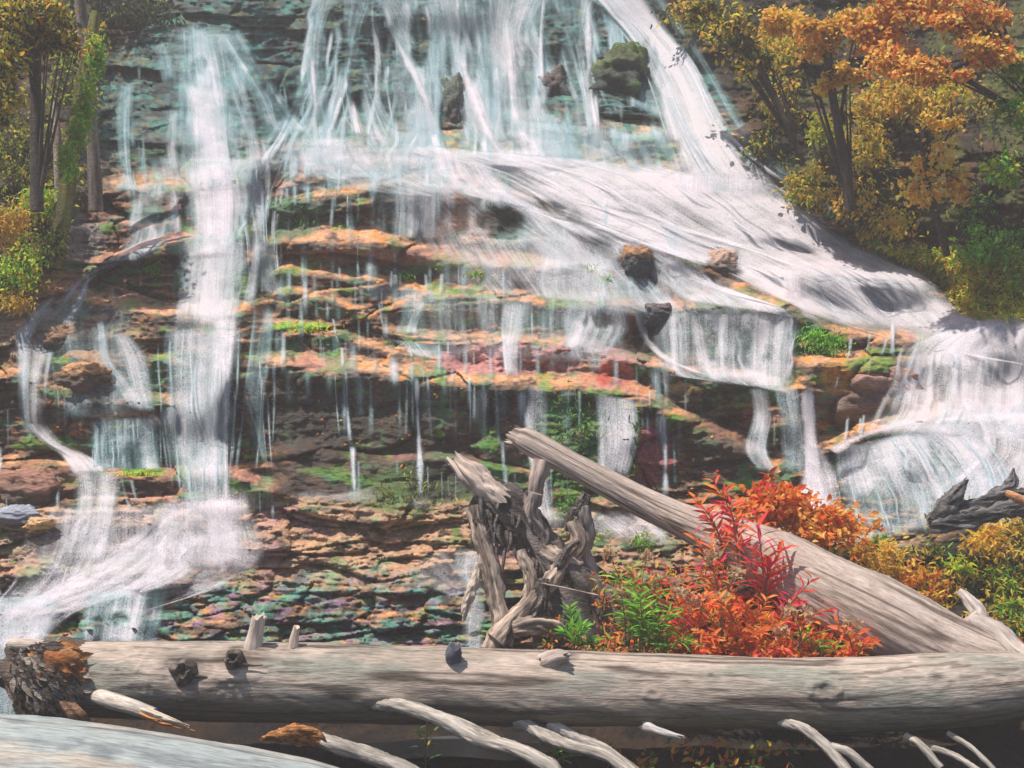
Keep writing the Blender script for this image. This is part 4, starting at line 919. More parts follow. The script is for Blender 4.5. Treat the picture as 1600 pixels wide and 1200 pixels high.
# gnarled stump
st = thing("root_stump", "gnarled charred root stump on spindly roots beneath the dead trunk's tip", "tree stump", P(800, 1000, 8.8))
DK = dict(c0=(.04, .035, .032), c1=(.20, .17, .16), amp=.45, fr=5, ring=64, rough=.75, m=M_BARK)
LT = dict(c0=(.17, .13, .105), c1=(.50, .40, .33), amp=.4, fr=6, ring=40, m=M_WOOD, rough=.5)
part_tube(st, "stump_body", [(745,770,9.2,22),(775,790,9.2,34),(810,815,9.2,38),(838,850,9.15,34),(868,895,9.1,40),(905,940,9.05,50),(920,985,9.0,52),(925,1030,9.0,50)], seed=81, **DK)
part_tube(st, "stump_top", [(716,725,9.15,10),(732,742,9.1,17),(752,760,9.1,20),(778,782,9.1,20)], seed=82, jag=.9, groove=.12, **dict(LT, c0=(.35, .28, .24), c1=(.58, .48, .42)))
part_tube(st, "root", [(742,790,9.05,12),(752,840,9.0,14),(766,890,8.95,15),(776,940,8.9,14),(782,975,8.85,13),(768,1020,8.8,18)], seed=83, **LT)
part_tube(st, "root", [(895,815,9.05,10),(902,850,9.0,12),(880,880,8.95,12),(862,905,8.9,14),(835,935,8.85,11),(805,965,8.8,13),(775,1000,8.75,17)], seed=84, **LT)
part_tube(st, "root", [(750,880,8.95,6),(738,920,8.9,8),(728,950,8.88,6),(724,970,8.88,2)], seed=85, **dict(LT, c0=(.4, .33, .27), c1=(.6, .5, .42)))
part_tube(st, "root", [(848,860,9.0,11),(872,870,8.95,10),(905,880,8.95,8),(880,860,9.0,7)], seed=86, **LT)
part_tube(st, "root", [(835,770,9.1,12),(828,800,9.1,12),(840,830,9.1,12),(836,862,9.1,12)], seed=87, **dict(LT, c0=(.15, .12, .11), c1=(.36, .3, .28)))
part_tube(st, "root", [(918,772,9.1,7),(905,795,9.1,9),(892,800,9.1,6),(886,830,9.1,5)], seed=88, **DK)
part_tube(st, "root", [(912,790,9.1,12),(916,830,9.1,13),(908,865,9.1,14),(922,900,9.1,16)], seed=89, **dict(LT, c0=(.12, .1, .1), c1=(.34, .3, .28)))
part_tube(st, "root", [(850,905,8.85,12),(848,940,8.8,9),(830,965,8.8,8),(800,985,8.8,8)], seed=90, **DK)
part_tube(st, "root", [(800,985,8.75,14),(840,975,8.8,16),(880,985,8.85,14),(920,1010,8.9,10)], seed=91, **LT)
part_tube(st, "twig", [(840,910,8.8,1.2),(880,918,8.7,1.2),(935,930,8.6,1)], seed=92, **dict(LT, amp=.1, ring=6))
g = Geo()
for i in range(30):
    x0 = random.uniform(735, 860); y0 = random.uniform(770, 850) + (x0 - 735) * .3
    ln = random.uniform(15, 45)
    tube(g, [(x0, y0, 9.0, random.uniform(2, 5)), (x0 + random.uniform(-5, 5), y0 + ln * .5, 8.98, 3), (x0 + random.uniform(-8, 8), y0 + ln, 8.98, .8)], ring=7, seg=8, amp=.4, c0=(.06, .05, .05), c1=(.22, .19, .18), seed=i + 300)
build(g, "bark_shreds", M_BARK, st)
part_tube(st, "root", [(812,860,8.95,8),(828,905,8.9,10),(822,950,8.85,8),(790,1005,8.8,12)], seed=191, **LT)
part_tube(st, "root", [(868,900,8.9,7),(885,860,8.85,6),(905,845,8.85,3)], seed=192, **DK)
part_tube(st, "root", [(760,800,9.05,10),(748,815,9.0,7),(738,790,9.0,3)], seed=193, **DK)

# dark snag at right
sn = thing("driftwood_snag", "jagged charcoal-grey driftwood snag at the foot of the right-hand fan", "driftwood", P(1500, 830, 9.0))
SN = dict(c0=(.05, .05, .055), c1=(.19, .18, .18), amp=.4, fr=3, ring=40, rough=.7, jag=.5, m=M_BARK)
part_tube(sn, "root", [(1458,812,9.0,9),(1480,790,9.0,14),(1495,770,9.0,10),(1508,752,9.0,3)], seed=95, **SN)
part_tube(sn, "root", [(1470,812,9.0,11),(1520,792,9.0,9),(1560,772,9.0,10),(1580,755,9.0,8),(1583,735,9.0,2)], seed=96, **SN)
part_tube(sn, "root", [(1555,778,9.0,8),(1590,770,8.95,6),(1660,765,8.9,5)], seed=97, **SN)
part_tube(sn, "root", [(1458,822,8.95,9),(1510,814,8.9,12),(1580,796,8.9,13),(1680,786,8.9,14)], seed=98, **SN)
bit = part_tube(None, "bark_piece", [(1572,770,8.8,5),(1590,778,8.75,7),(1612,790,8.7,5)], seed=99, c0=(.4, .18, .08), c1=(.55, .28, .14), amp=.3, m=M_BARK)
tag(bit, "small orange-brown flake of bark on the right bank by the charcoal snag", "bark")

# ------------------------------------------------------------------ shrubs and herbs
def shrub(name, label, cat, cx, cy, rx, ry, pals, n=900, leaf=7, off=.3, w_=.5, group=None, clumps=14, hang=0.0, seed=0, dep=None, Dc=None, stems=6, base=None, spread=.30, twigs=True):
    """leafy mass of separate leaves gathered in clumps about woody stems"""
    r_ = np.random.default_rng(1000 + seed)
    Dc = Dc or float(T(cx, min(cy + ry * .6, 1180))) - off
    k = Dc / F; dep = dep or min(rx, ry) * k
    bx, by = base or (cx, cy + ry)
    Db = float(T(bx, by)) + .03
    bp = P(bx, by, Db)
    root = thing(name, label, cat, bp, group)
    c = np.array(P(cx, cy, Dc))
    cl = r_.normal(size=(clumps, 3)); cl /= np.linalg.norm(cl, axis=1)[:, None]; cl *= (.35 + .6 * r_.random((clumps, 1)))
    cl = c + cl * np.array([rx * k, dep, ry * k])
    cs = .5 + r_.random(clumps)
    own = r_.integers(0, clumps, n)
    p = cl[own] + r_.normal(size=(n, 3)) * np.array([rx * k, dep, ry * k]) * spread * cs[own][:, None]
    d = r_.normal(size=(n, 3)) * .8 + np.array([0, -.25, -.15 - hang * 2]); 
    nr = r_.normal(size=(n, 3)) * .5 + np.array([0, -.5, .8])
    base_c = pick(pals, n, r_)
    tint = (0.7 + .6 * r_.random(clumps))[own][:, None]
    g = Geo()
    leaves(g, p, d, nr, leaf * k * (0.6 + .8 * r_.random(n)), np.clip(base_c * tint, 0, .8), w_, .2 + hang * .3)
    build(g, "foliage", M_LEAF, root, smooth=False)
    if stems:
        g = Geo()
        for i in range(min(stems, clumps)):
            e = cl[i]; mid = (np.array(bp) + e) / 2 + r_.normal(size=3) * .08 * rx * k
            pts = []
            for q, rad in ((np.array(bp), 2.2), (mid, 1.6), (e, .7)):
                dd_ = q[1]; pts.append((800 + q[0] * F / dd_, 600 + (CZ - q[2]) * F / dd_, dd_, rad))
            tube(g, pts, ring=6, seg=10, amp=.15, c0=(.09, .06, .045), c1=(.2, .14, .1), seed=i)
        build(g, "branches", M_STEM, root)
    return root

def herb(name, label, cat, base, tips, pals, leaf=28, w_=.2, n_per=16, group=None, droop=.45, seed=0, D0=None, stemc=(.3, .12, .06), angle=.9, flowers=None):
    """plant with arching stems carrying leaves in ranks; base (px,py), tips [(px,py)]"""
    r_ = np.random.default_rng(5000 + seed)
    Db = D0 or float(T(*base)) + .02
    bp = np.array(P(base[0], base[1], Db)); root = thing(name, label, cat, bp, group)
    g = Geo(); gs = Geo(); heads = []
    for ti, tp in enumerate(tips):
        tx, ty = tp[:2]; lean = r_.uniform(-.25, .12)
        Dt = Db + (tp[2] if len(tp) > 2 else lean)
        bx = base[0] + r_.uniform(-10, 10)
        mx, my = bx * .5 + tx * .5 + (bx - tx) * .18, base[1] * .45 + ty * .55
        pts = [(bx, base[1], Db, 1.5), (mx, my, (Db + Dt) / 2, 1.2), (tx, ty, Dt, .6)]
        tube(gs, pts, ring=6, seg=14, amp=.05, c0=stemc, c1=stemc, seed=ti)
        R = catmull(pts, 60); W = PA(R[:, 0], R[:, 1], R[:, 2])
        tt = np.linspace(.22, 1, n_per); ix = (tt * 59).astype(int)
        pos = W[ix]; tang = W[np.minimum(ix + 1, 59)] - W[np.maximum(ix - 1, 0)]; tang /= np.linalg.norm(tang, axis=1)[:, None] + 1e-9
        az = np.arange(n_per) * 2.4 + r_.uniform(0, 6); side = np.stack([np.cos(az), .7 * np.sin(az), 0 * az], -1)
        d = tang * (1.15 - .3 * tt[:, None]) + side * angle + r_.normal(size=(n_per, 3)) * .12
        nr = tang * .9 + np.array([0, -.3, .3]) + r_.normal(size=(n_per, 3)) * .2
        leaves(g, pos, d, nr, leaf * Db / F * (.55 + .6 * np.sin(np.clip(tt, 0, 1) * 2.6)) * (0.8 + .4 * r_.random(n_per)), pick(pals, n_per, r_), w_, droop)
        if flowers:
            m = 46; q = W[-1] + r_.normal(size=(m, 3)) * np.array([6, 4.5, 4.5]) * Db / F
            gf = Geo(); heads.append(gf); leaves(gf, q, r_.normal(size=(m, 3)) + np.array([0, 0, .6]), r_.normal(size=(m, 3)), 7.5 * Db / F * (.6 + r_.random(m) * .8), pick([flowers], m, r_), .8, .1)
    build(gs, "stem", M_STEM, root); build(g, "leaves", M_LEAF, root, smooth=False)
    for gf in heads: build(gf, "flower_head", M_LEAF, root, smooth=False)
    return root

# ---- plants round the dead trunk
H = herb
RG = "red-leaved plants by the dead trunk"
H("fireweed", "tall orange-red plant with narrow leaves against the dark rock, above the trunk", "plant", (1160,905), [(1112,745),(1135,770)], ['orange', 'red'], leaf=26, n_per=24, seed=1, D0=8.6, group=RG)
H("fireweed", "big crimson plant with long drooping leaves across the dead trunk's middle", "plant", (1190,960), [(1180,800),(1145,830),(1225,850),(1200,880)], ['red'], leaf=34, w_=.16, n_per=24, seed=2, D0=8.25, group=RG)
H("fireweed", "red-orange plant bending left in front of the dead trunk", "plant", (1140,975), [(1080,830),(1110,850),(1090,890)], ['red', 'orange'], leaf=28, w_=.17, n_per=22, seed=3, D0=8.2, group=RG)
H("fireweed", "low crimson plant reaching right over the cracked trunk", "plant", (1215,1000), [(1270,905),(1240,930),(1300,950)], ['red'], leaf=26, w_=.18, n_per=15, seed=4, D0=8.0, group=RG)
H("fireweed", "orange plant standing before the crimson ones, just above the log", "plant", (1160,1020), [(1120,930),(1165,945),(1200,935),(1225,970)], ['orange'], leaf=20, w_=.3, n_per=26, seed=5, D0=7.95, group=RG)
H("fireweed", "orange-leaved plant at the left of the red ones, over the narrow green plants", "plant", (1085,1020), [(1040,900),(1075,910),(1100,930),(960,880)], ['orange', 'red'], leaf=18, w_=.3, n_per=22, seed=7, D0=8.0, group=RG)
H("fireweed", "low bright orange plant hugging the log below the tan flower heads", "plant", (1180,1030), [(1090,985),(1130,975),(1180,985),(1230,995),(1060,1000)], ['orange'], leaf=17, w_=.38, n_per=26, seed=8, D0=7.85, group=RG)
H("fireweed", "fiery orange-red plant at the back, left of the blazing round-leaved bush", "plant", (1130,880), [(1085,775),(1100,800),(1150,800)], ['orange', 'red'], leaf=21, w_=.25, n_per=22, seed=9, D0=8.7, group=RG)
H("fireweed", "small red sprig at the right end of the red plants, on the cracked wood", "plant", (1330,1022), [(1345,985),(1310,975),(1365,1000)], ['red', 'orange'], leaf=20, w_=.35, n_per=10, seed=6, D0=7.8, group=RG)
shrub("shrub", "blazing orange round-leaved bush beside the narrow white fall", "shrub", 1218, 792, 54, 32, ['orange'], n=1500, leaf=12, w_=.6, clumps=20, seed=11, Dc=9.1, base=(1200, 850))
shrub("shrub", "orange bush trailing right from the brighter one towards the fan's foot", "shrub", 1298, 826, 56, 32, ['orange', 'orange', 'peach'], n=1300, leaf=11, w_=.55, clumps=14, seed=12, Dc=9.0, base=(1290, 868))
shrub("shrub", "small upright orange-red sprays topping the orange bush by the fall", "shrub", 1192, 770, 22, 18, ['orange', 'red'], n=160, leaf=15, w_=.4, clumps=6, seed=13, Dc=9.1, base=(1196, 840))
GG = "fresh green plants behind the log"
H("green_plant", "bright green narrow-leaved plant behind the log, left of the orange carpet", "plant", (1010,1025), [(960,900),(985,880),(1000,930),(1030,960),(975,960),(1045,990)], ['bright'], leaf=30, w_=.14, n_per=26, droop=.6, seed=21, D0=8.0, group=GG)
H("green_plant", "second narrow green plant leaning right towards the orange leaves", "plant", (1030,1028), [(1015,905),(1050,950),(1070,1000),(1000,985)], ['bright', 'green'], leaf=28, w_=.14, n_per=22, droop=.6, seed=22, D0=7.95, group=GG)
H("green_plant", "small feathery green plant beside the dark base of the root stump", "plant", (900,1015), [(890,950),(910,975),(880,985),(925,1000)], ['green', 'bright'], leaf=20, w_=.3, n_per=22, droop=.2, seed=23, D0=8.3, group=GG)
H("green_plant", "few green blades poking up by the log in front of the red leaves", "plant", (1275,1028), [(1262,990),(1290,1000),(1300,1012)], ['bright'], leaf=26, w_=.16, n_per=8, seed=24, D0=7.85, group=GG)
FG = "plants with faded tan flower heads"
H("dried_flower", "tan fluffy flower heads above the narrow green plant by the stump", "flower", (985,1010), [(950,865),(985,895),(1010,870),(970,925),(1030,905)], ['gold', 'goldgreen'], leaf=14, w_=.2, n_per=10, flowers='tan', seed=31, D0=8.1, group=FG, stemc=(.2, .14, .06))
H("dried_flower", "tan fluffy flower heads among the crimson leaves in front of the trunk", "flower", (1130,1010), [(1110,870),(1150,895),(1085,940),(1125,935),(1060,925)], ['gold', 'orange'], leaf=14, w_=.25, n_per=10, flowers='tan', seed=32, D0=7.98, group=FG, stemc=(.2, .12, .06))
H("dried_flower", "faded flower heads at the right, against the cracked grey wood", "flower", (1245,1015), [(1235,955),(1265,960),(1220,985),(1330,975)], ['orange', 'gold'], leaf=14, w_=.25, n_per=8, flowers='tan', seed=33, D0=7.85, group=FG, stemc=(.2, .12, .06))
def carpet(name, label, xs, ys, pals, n, leaf, D0, seed, w_=.4, cat="ground cover"):
    r_ = np.random.default_rng(seed); px = r_.uniform(xs[0], xs[1], n); py = ys[0] + (ys[1] - ys[0]) * r_.random(n) ** .8
    keep = vn(px / 18, py / 14, seed) > .38; px, py = px[keep], py[keep]; n = len(px)
    dd_ = np.minimum(T(px, py) - .02, D0 + .7) - r_.random(n) * .22
    p = PA(px, py, dd_); g = Geo()
    cl = pick(pals, n, r_)
    leaves(g, p, r_.normal(size=(n, 3)) + np.array([0, -.3, .3]), r_.normal(size=(n, 3)) * .6 + np.array([0, -.3, .8]), leaf * dd_ / F * (.6 + .8 * r_.random(n)), cl, w_, .3)
    o = build(g, name, M_LEAF, smooth=False); o["kind"] = "stuff"; o["label"] = label; o["category"] = cat
    return o
carpet("undergrowth", "carpet of orange and red fallen leaves and sprigs along the back of the log", (1040,1345), (930,1028), ['orange', 'red', 'orange'], 3000, 15, 7.95, 61)
carpet("undergrowth", "mixed olive and rusty undergrowth filling the patch between stump and trunk", (930,1340), (880,1030), ['goldgreen', 'gold', 'orange', 'orange', 'red'], 2400, 12, 8.2, 62, .3)
carpet("undergrowth", "dark leaf litter and small orange leaves beside the root stump", (800,960), (930,1022), ['dark', 'gold', 'orange'], 900, 8, 8.6, 63)
carpet("undergrowth", "rusty orange and olive brush covering the lower right bank", (1180,1660), (850,1010), ['gold', 'peach', 'goldgreen', 'dark'], 5200, 12, 9.0, 64, .25)
carpet("undergrowth", "brown litter and low weeds covering the right edge of the lower bank", (1440,1700), (800,1010), ['dark', 'gold', 'dark'], 2600, 12, 9.0, 65, .25)
# clumps on the lower right bank
BR = "bushes on the lower right bank"
for i, (a_, lb) in enumerate([
  ((1395,890,44,34,['gold','peach']), "golden brown wispy bush above the cracked trunk's middle"),
  ((1440,915,40,30,['gold','orange']), "rusty bush just right of the golden wispy bush, on the lower bank"),
  ((1375,850,12,16,['green']), "small bright green sprig at the foot of the right-hand fan"),
  ((1462,875,18,18,['bright','green']), "bright green sprig between two rusty bushes on the lower bank"),
  ((1500,890,24,16,['bright','yellow']), "larger lime-green sprig standing out on the lower right bank"),
  ((1545,850,34,34,['peach','gold']), "peach-leaved bush below the charcoal snag"),
  ((1585,825,28,34,['gold','goldgreen']), "olive bush at the right edge below the charcoal snag"),
  ((1522,800,16,16,['green']), "green sprig tucked directly under the charcoal snag"),
  ((1565,915,34,26,['goldgreen','green']), "loose green and olive grassy bush at the right edge, half way down"),
  ((1590,960,30,30,['green','goldgreen']), "drooping green grassy bush at the right edge above the trunk's roots"),
  ((1345,862,34,16,['gold','orange']), "low gold bush under the orange bushes, behind the trunk"),
  ((1600,1020,20,16,['orange','red']), "small orange-red tuft at the far right end of the log"),
  ((1300,870,26,12,['green','goldgreen']), "low dark green tuft beneath the trailing orange bush")]):
    cx, cy, rx, ry, pl = a_
    shrub("bush", lb, "bush", cx, cy, rx, ry, pl, n=int(rx * ry * .42) + 60, leaf=12, w_=.28, clumps=9, seed=70 + i, off=.12, group=BR, stems=5)

# under the log
H("green_plant", "thin dark green seedling in the shade under the long log", "plant", (670,1215), [(668,1135)], ['green', 'goldgreen'], leaf=26, w_=.12, n_per=14, seed=41, D0=7.3)
H("green_plant", "short green blades under the log between its two middle branches", "plant", (870,1205), [(858,1172),(890,1180)], ['bright'], leaf=22, w_=.14, n_per=10, seed=42, D0=7.4)
carpet("undergrowth", "orange and green leaves lying in the gap under the log at lower right", (950,1260), (1163,1215), ['orange', 'green', 'gold'], 420, 13, 7.4, 66)

# pool of water under the log
g = Geo()
pv = np.array([P(560,1168,7.62), P(700,1166,7.62), P(900,1166,7.62), P(930,1176,7.5), P(780,1180,7.45), P(600,1176,7.5)])
pz = max(v[2] for v in pv)
th = np.linspace(0, 6.283, 40, endpoint=False)
ctr = P(700, 1170, 7.6)
xy = np.stack([ctr[0] + (.85 + .15 * np.sin(3 * th)) * np.cos(th), ctr[1] + .22 * np.sin(th) * (1 + .3 * np.sin(5 * th)), 0 * th + ctr[2]], -1)
g.add(np.vstack([xy, [[ctr[0], ctr[1], ctr[2]]]]), np.array([[i, (i + 1) % 40, 40] for i in range(40)]), (.06, .07, .08))
M_POOL = mat("pool_water", rough=.06, bump=.25, bscale=(18, 30, 10), bdist=.01, vary=.05, spec=1.0)
struct(build(g, "water", M_POOL))

# ---- tufts on the rocks
TG = "green tufts growing on the wet rock"
for i, (cx, cy, rx, ry, pl, n, lb) in enumerate([
  (1290,538,34,24,['bright'],700,"bright lime grass tuft on the ledge beside the pink-brown boulder"),
  (945,442,15,14,['bright'],160,"lime tuft on a ledge left of the dark boulder in mid cascade"),
  (918,422,18,8,['green'],120,"flat green tuft just above the lime one in mid cascade"),
  (1048,600,13,16,['yellow','bright'],130,"yellow-green tuft on top of the square lichened boulder"),
  (240,414,18,12,['bright','green'],150,"green tuft on the ledge left of the white left-hand fall"),
  (625,432,20,6,['green'],110,"thin green tuft on the centre ledge"),
  (715,368,16,7,['green','dark'],90,"small dark green tuft under the red stained rock"),
  (760,425,40,8,['green','goldgreen'],200,"long low mossy tuft along the ledge right of centre"),
  (470,512,40,6,['yellow','bright'],170,"yellow-green mossy strip on the ledge above the black face"),
  (215,738,34,6,['bright','yellow'],150,"lime mossy strip on the ledge under the left-hand curtain of water"),
  (890,690,34,60,['green','dark'],520,"hanging green moss on the face behind the raised trunk tip"),
  (885,790,22,28,['green'],200,"hanging green moss under the raised trunk"),
  (640,765,60,30,['goldgreen','dark'],260,"dull green moss at the foot of the black rock face"),
  (450,335,44,26,['dark','green'],320,"dark green moss on the rounded rock right of the left-hand fall"),
  (1010,845,22,14,['bright','green'],170,"fresh green tuft in the spray under the leaning trunk"),
  (945,835,16,10,['green','yellow'],110,"little green tuft between the stump and the leaning trunk"),
  (990,700,12,60,['green','dark'],160,"strip of green moss left of the crimson stained rock")]):
    blade = 9 if cy > 500 else 8
    shrub("moss_tuft", lb, "moss", cx, cy, rx, ry, pl, n=n, leaf=blade, w_=.22, clumps=10, seed=130 + i, off=.03, dep=.05, group=TG, stems=0, hang=.2)

# ------------------------------------------------------------------ banks: trees and bushes
def tree(label, trunk, crown, pals, n, leaf, seed, name="tree", group=None, w_=.5, mossy=False, limbs=6, tc=((.03, .024, .02), (.06, .048, .04)), spread=.3):
    r_ = np.random.default_rng(9000 + seed)
    root = thing(name, label, "tree", P(*trunk[0][:3]), group)
    g = Geo()
    c0, c1 = tc
    tube(g, trunk, ring=16, amp=.16, c0=c0, c1=c1, seed=seed)
    build(g, "trunk", M_BARK, root)
    if crown:
        g = Geo(); gb = Geo()
        for j, (cx, cy, rx, ry, Dc) in enumerate(crown):
            k = Dc / F; m = int(n / len(crown)); cl_n = 12
            c = np.array(P(cx, cy, Dc)); sc = np.array([rx * k, min(rx, ry) * k, ry * k])
            cl = r_.normal(size=(cl_n, 3)); cl /= np.linalg.norm(cl, axis=1)[:, None]; cl = c + cl * (.3 + .65 * r_.random((cl_n, 1))) * sc
            own = r_.integers(0, cl_n, m); p = cl[own] + r_.normal(size=(m, 3)) * sc * spread * (.4 + .9 * r_.random(cl_n))[own][:, None]
            col = pick(pals, m, r_) * (.7 + .6 * r_.random(cl_n))[own][:, None]
            leaves(g, p, r_.normal(size=(m, 3)) + np.array([0, -.2, -.4]), r_.normal(size=(m, 3)) * .5 + np.array([0, -.5, .8]), leaf * k * (.6 + .8 * r_.random(m)), np.clip(col, 0, .8), w_, .2)
            tt = r_.random() * .6 + .3; ti = int(tt * (len(trunk) - 1)); s0 = trunk[ti]
            for q in cl[:limbs]:
                px_, py_, dd_ = 800 + q[0] * F / q[1], 600 + (CZ - q[2]) * F / q[1], q[1]
                tube(gb, [(s0[0], s0[1], s0[2], max(2, s0[3] * .35)), ((s0[0] + px_) / 2, (s0[1] + py_) / 2 - 8, (s0[2] + dd_) / 2, 1.8), (px_, py_, dd_, .6)], ring=6, seg=12, amp=.2, c0=c0, c1=c1, seed=j)
        build(g, "crown", M_LEAF, root, smooth=False); build(gb, "branches", M_BARK, root)
    return root
def Dt(x, y, o=0): return float(T(x, y)) - o
# right side, orange maple
tree("orange maple leaning over the top right corner, brightest foliage of the bank", [(1660,330,12.2,16),(1640,200,12.0,13),(1580,90,11.8,10),(1500,20,11.6,7)],
     [(1470,30,80,34,11.6),(1400,95,50,24,11.7),(1540,80,50,30,11.5),(1360,50,50,30,11.9),(1450,110,60,24,11.4),(1530,25,70,26,11.6),(1420,10,60,24,11.8)], ['peach', 'peach', 'orange'], 9000, 8, 1, w_=.7, spread=.24, limbs=3)
tree("smaller orange-leaved maple left of the brightest one on the right bank", [(1330,330,13.0,9),(1310,200,12.9,7),(1290,90,12.8,5)],
     [(1270,60,50,30,12.8),(1310,120,45,25,12.8),(1230,30,45,24,13.0),(1330,40,40,24,12.7)], ['peach', 'peach', 'gold'], 5000, 8, 2, w_=.6, spread=.2, limbs=3)
tree("thin branching sapling with sparse peach leaves in the dark of the right bank", [(1480,400,12.3,6),(1450,280,12.2,4),(1440,200,12.2,3)],
     [(1460,250,50,40,12.2),(1430,300,40,34,12.2),(1470,180,50,30,12.2),(1500,290,30,24,12.2)], ['peach', 'gold'], 1100, 9, 3, w_=.6, spread=.2, limbs=3)
tree("green-leaved young tree at the right edge below the orange maple", [(1680,440,11.8,9),(1640,320,11.7,6),(1610,200,11.6,4)],
     [(1575,270,40,34,11.7),(1590,180,34,40,11.7),(1590,110,30,34,11.7)], ['green', 'bright', 'yellow'], 1500, 9, 4, w_=.5, spread=.2, limbs=3)
tree("sparse gold-leaved sapling hanging over the arc of the highest fall", [(1250,240,13.8,5),(1200,130,13.8,4),(1150,40,13.8,3)],
     [(1140,45,46,30,13.9),(1180,90,40,34,13.9),(1100,15,44,24,14.2)], ['gold', 'goldgreen', 'dark'], 1500, 11, 5, w_=.5)
RBG = "bushes on the upper right bank"
for i, (cx, cy, rx, ry, pl, n, lf, lb) in enumerate([
  (1225,160,36,50,['gold','goldgreen','dark'],700,10,"olive-gold bush hanging beside the highest arc of water"),
  (1280,210,36,44,['moss','goldgreen'],700,9,"green-gold mossy bush half way up the right bank"),
  (1260,290,40,34,['gold','moss'],700,9,"dull gold bush touching the broad sheet of water"),
  (1330,300,40,50,['gold','dark','peach'],700,9,"brown-gold bush in the dark middle of the right bank"),
  (1350,340,26,44,['gold','moss'],500,9,"hanging golden bush just above the mossy mound"),
  (1395,350,34,30,['yellow','gold'],500,9,"yellow mossy bush at the head of the mossy mound"),
  (1400,160,60,50,['gold','goldgreen','peach'],1300,11,"dim olive bush behind the sparse peach sapling"),
  (1350,230,44,40,['gold','goldgreen'],700,10,"dark bush with scattered gold leaves in mid bank"),
  (1560,380,60,36,['bright','green'],1000,10,"bright green ferny bush at right above the mossy mound"),
  (1530,330,40,30,['green','dark'],380,10,"dark green bush behind the bright green ferny one"),
  (1500,150,50,50,['goldgreen','gold'],500,11,"olive leaves under the brightest orange maple"),
  (1590,440,30,24,['green','moss'],300,10,"green bush at the right edge beside the mossy mound"),
  (1215,85,40,40,['gold','goldgreen'],500,11,"gold bush high up between the arc of water and the smaller maple"),
  (1090,20,60,24,['dark','gold'],500,10,"dark brown-gold bush at the very top beside the arc"),
  (1185,215,24,34,['dark','goldgreen'],260,9,"thin dark bush clinging right beside the blue edge of the arc")]):
    shrub("bush", lb, "bush", cx, cy, rx, ry, pl, n=int(n * 1.15), leaf=lf * .85, w_=.45, clumps=16, seed=200 + i, off=.25, group=RBG, stems=4, hang=.25, spread=.2)
# mossy mound at the right
def scatter(name, label, poly_fn, box, pals, n, leaf, seed, w_=.35, lift=.12, hang=.3, thr=.36, nsc=26):
    r_ = np.random.default_rng(seed); px = r_.uniform(box[0], box[2], n); py = r_.uniform(box[1], box[3], n)
    ok = poly_fn(px, py) & (fbm(px / nsc, py / nsc, seed, 3) > thr); px, py = px[ok], py[ok]; n = len(px)
    dd_ = T(px, py) - lift * r_.random(n) - .02 - .35 * np.clip(fbm(px / 22, py / 22, seed + 3, 2) - .5, 0, 1)
    c = pick(pals, n, r_); which = fbm(px / 60, py / 60, seed + 7, 2)[:, None]
    c2 = pick(pals[:1], n, r_); c = np.where(which > .52, c2, c)
    g = Geo(); leaves(g, PA(px, py, dd_), r_.normal(size=(n, 3)) * .8 + np.array([0, -.3, -hang]), r_.normal(size=(n, 3)) * .4 + np.array([0, -.6, .7]), leaf * dd_ / F * (.6 + .8 * r_.random(n)), c, w_, .3)
    o = build(g, name, M_LEAF, smooth=False); o["kind"] = "stuff"; o["label"] = label; o["category"] = "moss"
    return o
scatter("moss_cover", "thick golden-green moss on the mound at the right of the cascade", lambda x, y: (x > right_edge(y) - 4) & (y > 385 + .05 * (x - 1400)) & (y < 500), (1360, 375, 1720, 505), ['yellow', 'bright', 'yellow', 'moss', 'gold'], 16000, 8, 501, .3, .15, .1, .2)
scatter("moss_cover", "dark leafy cover and hanging moss of the upper right bank", lambda x, y: (x > right_edge(y) + 14 + 60 * np.clip((300 - y) / 300, 0, 1)) & (y < 390), (1040, -60, 1800, 392), ['dark', 'goldgreen', 'dark'], 13000, 8, 502, .4, .3, .5, .55)
scatter("moss_cover", "dark mossy leaf cover on the left bank", lambda x, y: (x < left_edge(y) - 4) & (y < 480), (-300, -80, 330, 480), ['moss', 'dark', 'dark', 'goldgreen'], 16000, 8, 503, .4, .3, .5, .47)
# left side
LT_ = ((.10, .085, .075), (.24, .2, .18))
tree("slender grey-brown bare trunk at the left edge of the waterfall", [(150,330,13.2,11),(146,240,13.2,10),(138,120,13.2,10),(125,0,13.2,9),(112,-120,13.2,8)], None, [], 0, 0, 21, tc=LT_)
tree("pale dead sapling leaning behind the mossy trunk on the left bank", [(95,330,12.6,8),(90,230,12.6,7),(84,160,12.7,4)], None, [], 0, 0, 22, tc=((.25, .2, .17), (.42, .34, .3)))
tree("dark straight trunk deep in the shade of the left corner", [(58,330,12.2,10),(56,150,12.2,9),(52,-80,12.2,8)], [(40,30,50,36,12.0),(90,60,40,30,12.1)], ['goldgreen', 'dark', 'gold'], 1500, 10, 23, tc=((.05, .045, .04), (.12, .1, .09)))
tree("moss-wrapped trunk standing left of the slender bare one", [(85,420,12.4,13),(105,300,12.5,12),(118,200,12.6,11),(135,100,12.7,10),(150,20,12.8,8)], [(138,150,12,50,12.4),(120,190,14,34,12.3),(105,250,16,34,12.2),(150,90,14,40,12.5)], ['bright', 'bright', 'moss'], 3600, 8, 24, w_=.3, limbs=0 or 1, tc=((.09, .08, .03), (.2, .2, .05)))
tree("dim leafy tree filling the top left corner", [(-60,420,11.8,14),(-50,200,11.8,12),(-30,40,11.8,9)], [(20,20,46,34,11.7),(70,20,40,26,11.8),(10,90,34,40,11.6),(5,160,30,40,11.6)], ['goldgreen', 'gold', 'dark'], 2600, 10, 25)
LBG = "bushes on the left bank"
